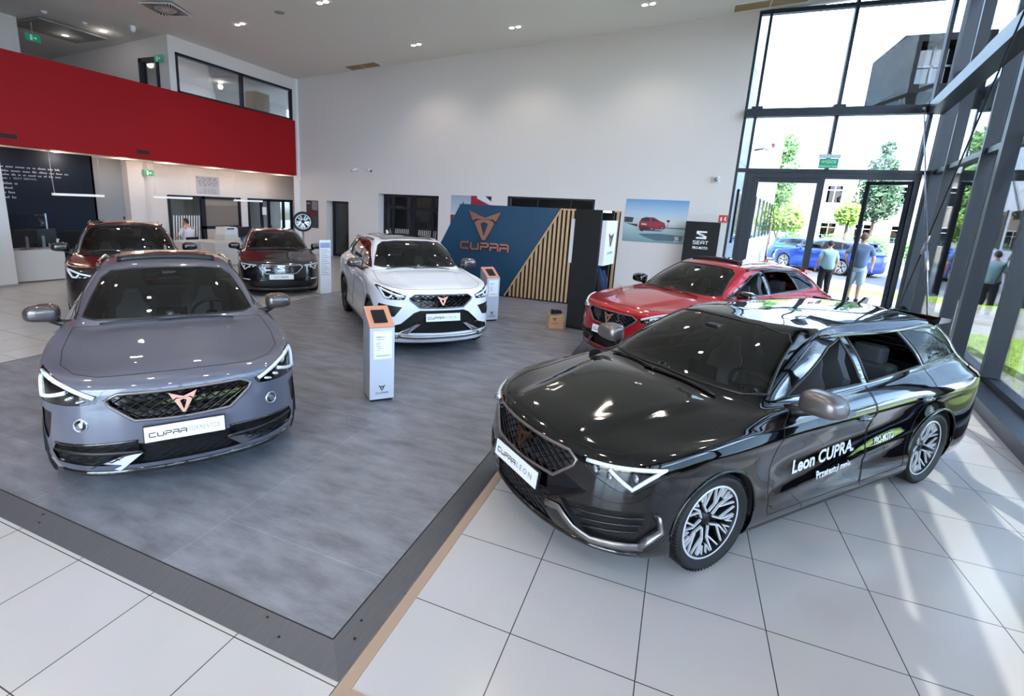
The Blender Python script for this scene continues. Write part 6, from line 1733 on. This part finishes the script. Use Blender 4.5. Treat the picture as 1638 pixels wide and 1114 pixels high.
    sh_ = [[(0, 0, .83, (.168 * belly + e * .2)), (0, -.0, 1.02, .166 * belly + e * .3), (0, 0, 1.28, .165 + e), (0, 0, 1.42, .125 + e), (0, .01, 1.485, .075)]]
    for sgn, A in ((-1, L), (1, R_)):
        el = Vector(A['elbow']); shd = Vector((sgn * .17, 0, 1.42)); q = shd.lerp(el, .85 if sleeves == 'short' else 1.0)
        sh_.append([(0, 0, 1.42, .125 + e), (*shd, .075), (*shd.lerp(el, .5), .072), (*q, .068)])
    skinned('shirt', [[S(p) for p in c] for c in sh_], shirt, root)
    if legs:
        mb = MB()
        pts_ = [S((0, 0, 1.00)), S((0, 0, .93)), S((0, .0, .85)), S((0, .0, .79))]
        if abs(L['knee'][1]) < .3: mb.tube(pts_, [.150 * k * belly, .168 * k * belly, .172 * k, .10 * k], 18, 0, up=(1, 0, 0), flat=(1, .82))
        for sgn, A in ((-1, L), (1, R_)):
            hip, kn, an = Vector(A['hip']), Vector(A['knee']), Vector(A['ankle'])
            c = [S(hip), S(hip.lerp(kn, .25)), S(hip.lerp(kn, .65)), S(hip.lerp(kn, 1.0))]; rr_ = [.100 * k, .104 * k, .096 * k, .086 * k]
            if legs == 'trousers': c += [S(kn.lerp(an, .5)), S(kn.lerp(an, .95))]; rr_ += [.076 * k, .064 * k]
            mb.tube(c, rr_, 14, 0)
        mb.build('shorts' if legs == 'shorts' else 'trousers', shorts, root)
        for sgn, A in ((-1, L), (1, R_)):
            an = Vector(A['ankle']); mb = MB()
            mb.tube([S((an.x, an.y - .07, an.z - .035)), S((an.x, an.y, an.z - .02)), S((an.x, an.y + .10, an.z - .05)), S((an.x, an.y + .19, an.z - .06))], [.042 * k, .052 * k, .046 * k, .030 * k], 12, 0, up=(0, 0, 1)); mb.build('shoe', M['hair_dark'], root)
    return root
def arm(hip, knee, ankle, elbow, wrist): return dict(hip=hip, knee=knee, ankle=ankle, elbow=elbow, wrist=wrist)
stand = dict(L=arm((-.09, 0, .88), (-.10, .03, .50), (-.10, -.03, .09), (-.27, -.04, 1.15), (-.27, .08, .92)), R=arm((.09, 0, .88), (.10, .02, .50), (.11, -.02, .09), (.26, -.05, 1.15), (.25, .03, .90)), turn=-.3)
walk = dict(L=arm((-.09, 0, .88), (-.10, .10, .49), (-.10, -.06, .12), (-.34, -.10, 1.18), (-.24, .05, 1.02)), R=arm((.09, 0, .88), (.09, .02, .48), (.09, .05, .09), (.27, .04, 1.16), (.27, .14, .93)), turn=-.15)
person((4.68, 16.0, 0), math.radians(10), 1.72, 'stout man in a pale green shirt seen from behind outside the doors', mat('shirt_green', rgb(150, 186, 186), .8, bump=(14, .25)), mat('trousers_black', rgb(28, 28, 32), .8), M['hair_dark'], stand, 1.28, legs='trousers')
person((5.28, 15.3, 0), math.radians(-12), 2.0, 'tall man in a grey-blue T-shirt and pale shorts seen through the open door', mat('shirt_blue', rgb(92, 112, 140), .8, bump=(14, .25)), mat('shorts_pale', rgb(190, 206, 220), .8, bump=(14, .2)), M['hair_light'], walk, 1.0)
sit = dict(L=arm((-.09, .0, .88), (-.12, .42, .86), (-.12, .44, .42), (-.26, .14, 1.14), (-.16, .38, 1.10)), R=arm((.09, 0, .88), (.12, .42, .86), (.12, .44, .42), (.26, .14, 1.14), (.16, .38, 1.10)), head=(0, .07, 1.66), turn=.2)
pp = person((-14.75, 9.72, -.36), math.radians(85), 1.74, 'dark haired man in a white T-shirt sitting behind the cars', mat('shirt_white', rgb(226, 224, 232), .8, bump=(14, .2)), mat('trousers_dark', rgb(50, 54, 66), .8), M['hair_dark'], sit, 1.0, legs='trousers')
ch = empty('office_chair', (-14.75, 9.70, 0), math.radians(85)); tag(ch, 'black chair under the man in the white T-shirt', 'chair')
mb = MB(); mb.box(-.24, .24, -.22, .24, .36, .41, 0, None, .02); mb.build('seat', M['black_cloth'], ch); mb = MB(); mb.box(-.22, .22, -.27, -.22, .46, .78, 0, None, .02); mb.build('backrest', M['black_cloth'], ch)
mb = MB(); mb.box(-.03, .03, -.26, -.22, .38, .5); mb.tube([(0, 0, .05), (0, 0, .37)], .03, 8); mb.build('gas_column', M['black'], ch)
mb = MB()
for q in range(5): a = 2 * PI * q / 5; mb.tube([(0, 0, .08), (.28 * math.cos(a), .28 * math.sin(a), .025)], [.025, .022], 8)
mb.build('star_base', M['black'], ch)
desk('writing_desk', (-13.85, 9.3, 0), math.radians(85), 1.3, .6, .73, 'white writing desk in front of the seated man')
# ------------------------------------------------------------------ outside the glass
M['paving'] = mat('pale_paving', rgb(140, 137, 132), .85, noise=(1.2, .3, rgb(124, 122, 118))); M['asphalt'] = mat('asphalt', rgb(112, 112, 114), .9, noise=(4, .3, rgb(98, 98, 100)))
M['lawn'] = mat('lawn', rgb(104, 132, 44), .95, noise=(2.2, .3, rgb(136, 158, 66)), bump=(40, .6))
mb = MB(); mb.box(-40, 90, -60, 150, -.30, -.16); struct('ground', mb, M['paving'])
mb = MB(); mb.box(1.5, 60, YB + .3, YB + 3.4, -.16, -.02); struct('path_1', mb, M['paving'])
mb = MB(); mb.prism([(GX(2.5) + .4, -20), (GX(2.5) + 3.2, -20), (GX(12) + 2.2, 12.2), (GX(12) + .4, 12.2)], -.16, -.05); o = struct('lawn_1', mb, M['lawn'])
mb = MB(); mb.box(4.2, 26, 17.4, 19.6, -.16, -.05); struct('lawn_2', mb, M['lawn'])
mb = MB(); mb.box(9.4, 11.4, -30, 14.5, -.16, -.05); struct('lawn_3', mb, M['lawn'])
mb = MB(); mb.box(11.6, 60, -40, 90, -.16, -.12); struct('road', mb, M['asphalt'])
mb = MB(); mb.box(2, 11.5, 19.8, 34, -.16, -.10); struct('parking_lot', mb, M['asphalt'])
# blades of grass close to the glass
rnd = random.Random(5); mb = MB()
for i in range(9000):
    y = rnd.uniform(-3, 12); x = rnd.uniform(GX(y) + .42, GX(y) + 2.4); h = rnd.uniform(.03, .10); a = rnd.uniform(0, 6.28); w = .006
    dx, dy = math.cos(a), math.sin(a); l = rnd.uniform(.2, .6) * h
    mb.add([(x - dy * w, y + dx * w, -.05), (x + dy * w, y - dx * w, -.05), (x + dx * l, y + dy * l, -.05 + h)], [(0, 1, 2)])
g = mb.build('grass', M['lawn']); tag(g, 'short green grass along the foot of the glass wall', 'grass', None, 'stuff')
# wing of the same building seen through the left pane
M['cladding_white'] = mat('white_cladding', rgb(150, 156, 164), .5)
a, b = Vector((1.75, YB + .5, 0)), Vector((4.85, 30, 0)); d = (b - a).normalized(); nrm = Vector((d.y, -d.x, 0)); Lw = (b - a).length
root = empty('building_wing', (a.x, a.y, -.16), math.atan2(d.y, d.x)); tag(root, 'white clad wing of the showroom outside the left panes', 'building')
mb = MB(); mb.box(0, Lw, 0, .4, 0, 13)
mb.build('wall', M['cladding_white'], root)
mb = MB()
for k in range(1, 12): mb.box(k * 1.4 - .012, k * 1.4 + .012, -.006, .01, 0, 13)
for zz in (1.5, 4.0, 6.5, 9.0): mb.box(0, Lw, -.006, .01, zz - .01, zz + .01)
mb.build('panel_joints', M['grey_wall'], root)
for k in range(9):
    mb = MB(); mb.box(.7 + k * 1.75, 1.95 + k * 1.75, -.03, .02, 1.7, 3.2, 0); mb.box(.62 + k * 1.75, .7 + k * 1.75, -.06, .02, 1.65, 3.25, 1); mb.build('window', [M['dark_glass'], M['frame']], root)
root.rotation_euler.z = math.atan2(d.y, d.x)
# bulkhead lamp / camera on that wing
root = empty('floodlight', (2.62, 17.6, 4.6)); tag(root, 'small round floodlight on the white building wing outside', 'lamp')
mb = MB(); mb.ell((.12, 0, 0), (.13, .13, .13)); mb.build('globe', M['white'], root); mb = MB(); mb.tube([(-.25, .1, -.1), (0, 0, -.06)], .03, 8); mb.build('bracket', M['black'], root); mb = MB(); mb.box(.14, .32, -.06, .04, -.02, .1); mb.build('lens', mat('dark_red', rgb(80, 30, 36), .4), root)
# old rendered house across the car park
M['render'] = mat('house_render', rgb(172, 164, 154), .85, noise=(.5, .3, rgb(156, 148, 140))); M['roof_grey'] = mat('roof_sheet', rgb(150, 152, 158), .5)
root = empty('house', (9.2, 45, -.16), math.radians(-4)); tag(root, 'pale rendered two storey house across the car park', 'house')
mb = MB(); mb.box(0, 22, 0, 9, 0, 6.2); mb.build('wall', M['render'], root)
mb = MB(); mb.prism([(-.5, 6.2), (22.5, 6.2), (22.5, 6.5), (-.5, 6.6)], -.5, 9.5, 'y'); mb.prism([(-.4, 6.2), (9.4, 6.2), (4.5, 6.9)], 0, 22, 'x'); mb.build('roof', M['roof_grey'], root)
for r_, z0, z1 in ((0, 1.1, 2.5), (1, 3.9, 5.3)):
    for c_ in range(8):
        x = 1.0 + c_ * 2.2
        mb = MB(); mb.box(x, x + 1.1, -.03, .02, z0, z1); f_ = mb.build('window', M['white'], root)
        for i_ in range(2):
            mb = MB(); mb.box(x + .08 + i_ * .5, x + .52 + i_ * .5, -.045, -.03, z0 + .08, z1 - .42); mb.box(x + .08 + i_ * .5, x + .52 + i_ * .5, -.045, -.03, z1 - .36, z1 - .08); mb.build('pane', M['dark_glass'], f_)
# dark gabled side house on the left
root = empty('house', (5.6, 40, -.16)); tag(root, 'dark grey gable wall behind the leafy tree', 'house')
mb = MB(); mb.prism([(0, 0), (3.0, 0), (3.0, 5.6), (0, 6.2)], 0, 5, 'y'); mb.build('wall', mat('grey_render', rgb(120, 118, 120), .9), root)
mb = MB(); mb.prism([(-.2, 6.15), (3.2, 5.5), (3.2, 5.62), (-.2, 6.3)], -.2, 5.2, 'y'); mb.build('roof', M['roof_grey'], root)
# dark oriel box high over the door side
root = empty('projecting_box', (6.0, 18.2, 6.25)); tag(root, 'dark projecting upper storey seen high outside the glass', 'building')
mb = MB(); mb.box(0, 3.2, 0, 3.0, 0, .25); mb.box(0, 3.2, 0, 3.0, 1.45, 1.65); mb.box(0, .45, 0, 3, .25, 1.45); mb.box(1.45, 3.2, 0, 3, .25, 1.45); mb.build('wall', mat('dark_cladding', (.0018, .0020, .0028), .7, spec=.05), root)
mb = MB(); mb.box(.45, 1.45, .5, .6, .25, 1.45); mb.build('window', M['dark_glass'], root); mb = MB(); mb.box(.9, .96, .42, .5, .25, 1.45); mb.box(.45, 1.45, .42, .5, .80, .86); mb.build('window_bars', M['frame'], root)
mb = MB(); mb.box(3.2, 6.0, 0, 3.0, -6.4, 1.65); mb.build('support_wall', mat('dark_cladding', (.0018, .0020, .0028), .7, spec=.05), root)
# fence
root = empty('mesh_fence', (2.6, 35, -.16)); tag(root, 'green wire mesh fence behind the blue cars', 'fence')
M['fence'] = mat('fence_green', rgb(96, 150, 120), .6)
for k in range(9):
    mb = MB(); mb.box(k * 2.4 - .03, k * 2.4 + .03, -.03, .03, 0, 1.75); mb.build('post', M['fence'], root)
mb = MB()
for k in range(97): mb.box(k * .2 - .006, k * .2 + .006, -.006, .006, .1, 1.7)
for k in range(9): mb.box(0, 19.2, -.008, .008, .1 + k * .2 - .008, .1 + k * .2 + .008)
mb.build('wire_mesh', M['fence'], root)
# trees: trunk and a crown of many leaves
def tree(name, x, y, crown, trunk_h, seed, leafm, lab, n=2600, leaf=.16, grp='trees outside'):
    root = empty(name, (x, y, -.16)); tag(root, lab, 'tree', grp); rnd = random.Random(seed)
    mb = MB(); top = crown[0][2]
    mb.tube([(0, 0, 0), (.03, .02, trunk_h * .5), (0, 0, top)], [.05 + trunk_h * .025, .04 + trunk_h * .02, .03], 8)
    for k in range(7):
        c = rnd.choice(crown); mb.tube([(0, 0, trunk_h * .8), (c[0] * .5, c[1] * .5, lerp(trunk_h, c[2], .6)), (c[0] + rnd.uniform(-.3, .3) * c[3], c[1], c[2])], [.03 + trunk_h * .008, .03, .012], 6)
    mb.build('trunk', mat('bark', rgb(92, 80, 68), .9), root)
    mb = MB(); tot = sum(c[3] ** 2 for c in crown)
    for c in crown:
        for i in range(int(n * c[3] ** 2 / tot)):
            d = Vector((rnd.gauss(0, 1), rnd.gauss(0, 1), rnd.gauss(0, 1))).normalized() * c[3] * rnd.uniform(.55, 1.02)
            p = Vector((c[0] + d.x, c[1] + d.y, c[2] + d.z * (c[4] if len(c) > 4 else 1)))
            a = Vector((rnd.gauss(0, 1), rnd.gauss(0, 1), rnd.gauss(0, 1))).normalized(); b = a.orthogonal().normalized(); s = leaf * rnd.uniform(.6, 1.2)
            mb.add([p - a * s, p + b * s * .45, p + a * s, p - b * s * .45], [(0, 1, 2, 3)])
    mb.build('crown', leafm, root)
lg = [mat('leaf_light', rgb(140, 176, 74), .7, noise=(1.5, .3, rgb(112, 150, 60))), mat('leaf_mid', rgb(92, 130, 58), .7, noise=(1.5, .3, rgb(70, 106, 48))), mat('leaf_dark', rgb(58, 88, 58), .7, noise=(1.5, .3, rgb(44, 72, 48)))]
tree('leafy_tree', 6.2, 36.6, [(0, 0, 2.9, 1.1), (-.6, .2, 2.4, .8), (.7, 0, 2.4, .8)], 1.6, 1, lg[0], 'broad light green tree between the wing and the dark gable')
tree('tall_tree', 5.3, 33.4, [(0, 0, 6.6, .9), (.1, 0, 5.2, 1.1), (0, 0, 4.0, 1.0)], 3, 2, lg[1], 'tall narrow green tree beside the white building wing')
tree('round_tree', 8.35, 30, [(0, 0, 2.9, .62)], 2.4, 3, lg[0], 'small round topped tree on a thin stem behind the blue car', 900, .12)
for k, (x, y, z, r) in enumerate(((14.6, 27, 4.0, 2.2), (20, 33, 6.0, 3.2), (27, 29, 5.5, 3.4), (20.5, 22, 4.6, 2.6), (38, 44, 8, 4.4), (38, 30, 7, 4.0), (26, 10, 5, 3.4), (28, -4, 5.5, 3.6), (34, -16, 6, 4.0))):
    tree('street_tree', x, y, [(0, 0, z, r, .95), (r * .5, .3, z - r * .5, r * .7), (-r * .5, -.3, z - r * .4, r * .7)], z * .45, 10 + k, lg[1 + k % 2], 'leafy street tree beyond the glass wall across the road', 3000, .26)
tree('conifer', 12.6, 41.6, [(0, 0, 7.6, .5), (0, 0, 6.4, .9), (0, 0, 5.2, 1.2), (0, 0, 4, 1.4)], 3, 31, lg[2], 'dark conifer behind the right edge of the house', 2400, .2)
tree('yellow_shrub', 11.3, 24, [(0, 0, 1.8, 1.0), (.3, 0, 2.9, .8)], 1, 32, mat('leaf_yellow', rgb(180, 180, 80), .7, noise=(1.5, .3, rgb(150, 160, 66))), 'yellow green shrub seen past the open door', 1500, .14)
for k in range(4): tree('hedge_shrub', 7.4 + k * 2.3, 38.4, [(0, 0, .9, .85), (.25, 0, .7, .7)], .5, 50 + k, lg[1], 'green shrub in the hedge in front of the pale house', 700, .14, 'hedge shrubs')
# cars outside
car_b, _ = place('hatchback_car', spec(HATCH, text=None), 'blue', 7.15, 27.4, math.atan2(28.93 - 25.69, 5.9 - 8.6), -.10, 1.12, 'blue hatchback parked outside in front of the two men', 'cars outside')
car_c, _ = place('hatchback_car', spec(HATCH, text=None), 'blue', 7.4, 32.3, math.radians(-30), -.10, 1.0, 'blue hatchback parked behind the other, its tail to the left', 'cars outside')
car_d, _ = place('hatchback_car', spec(HATCH, text=None), 'red2', 18.6, 40.5, math.radians(205), -.12, 1.1, 'red hatchback seen through the right glass wall', 'cars outside')
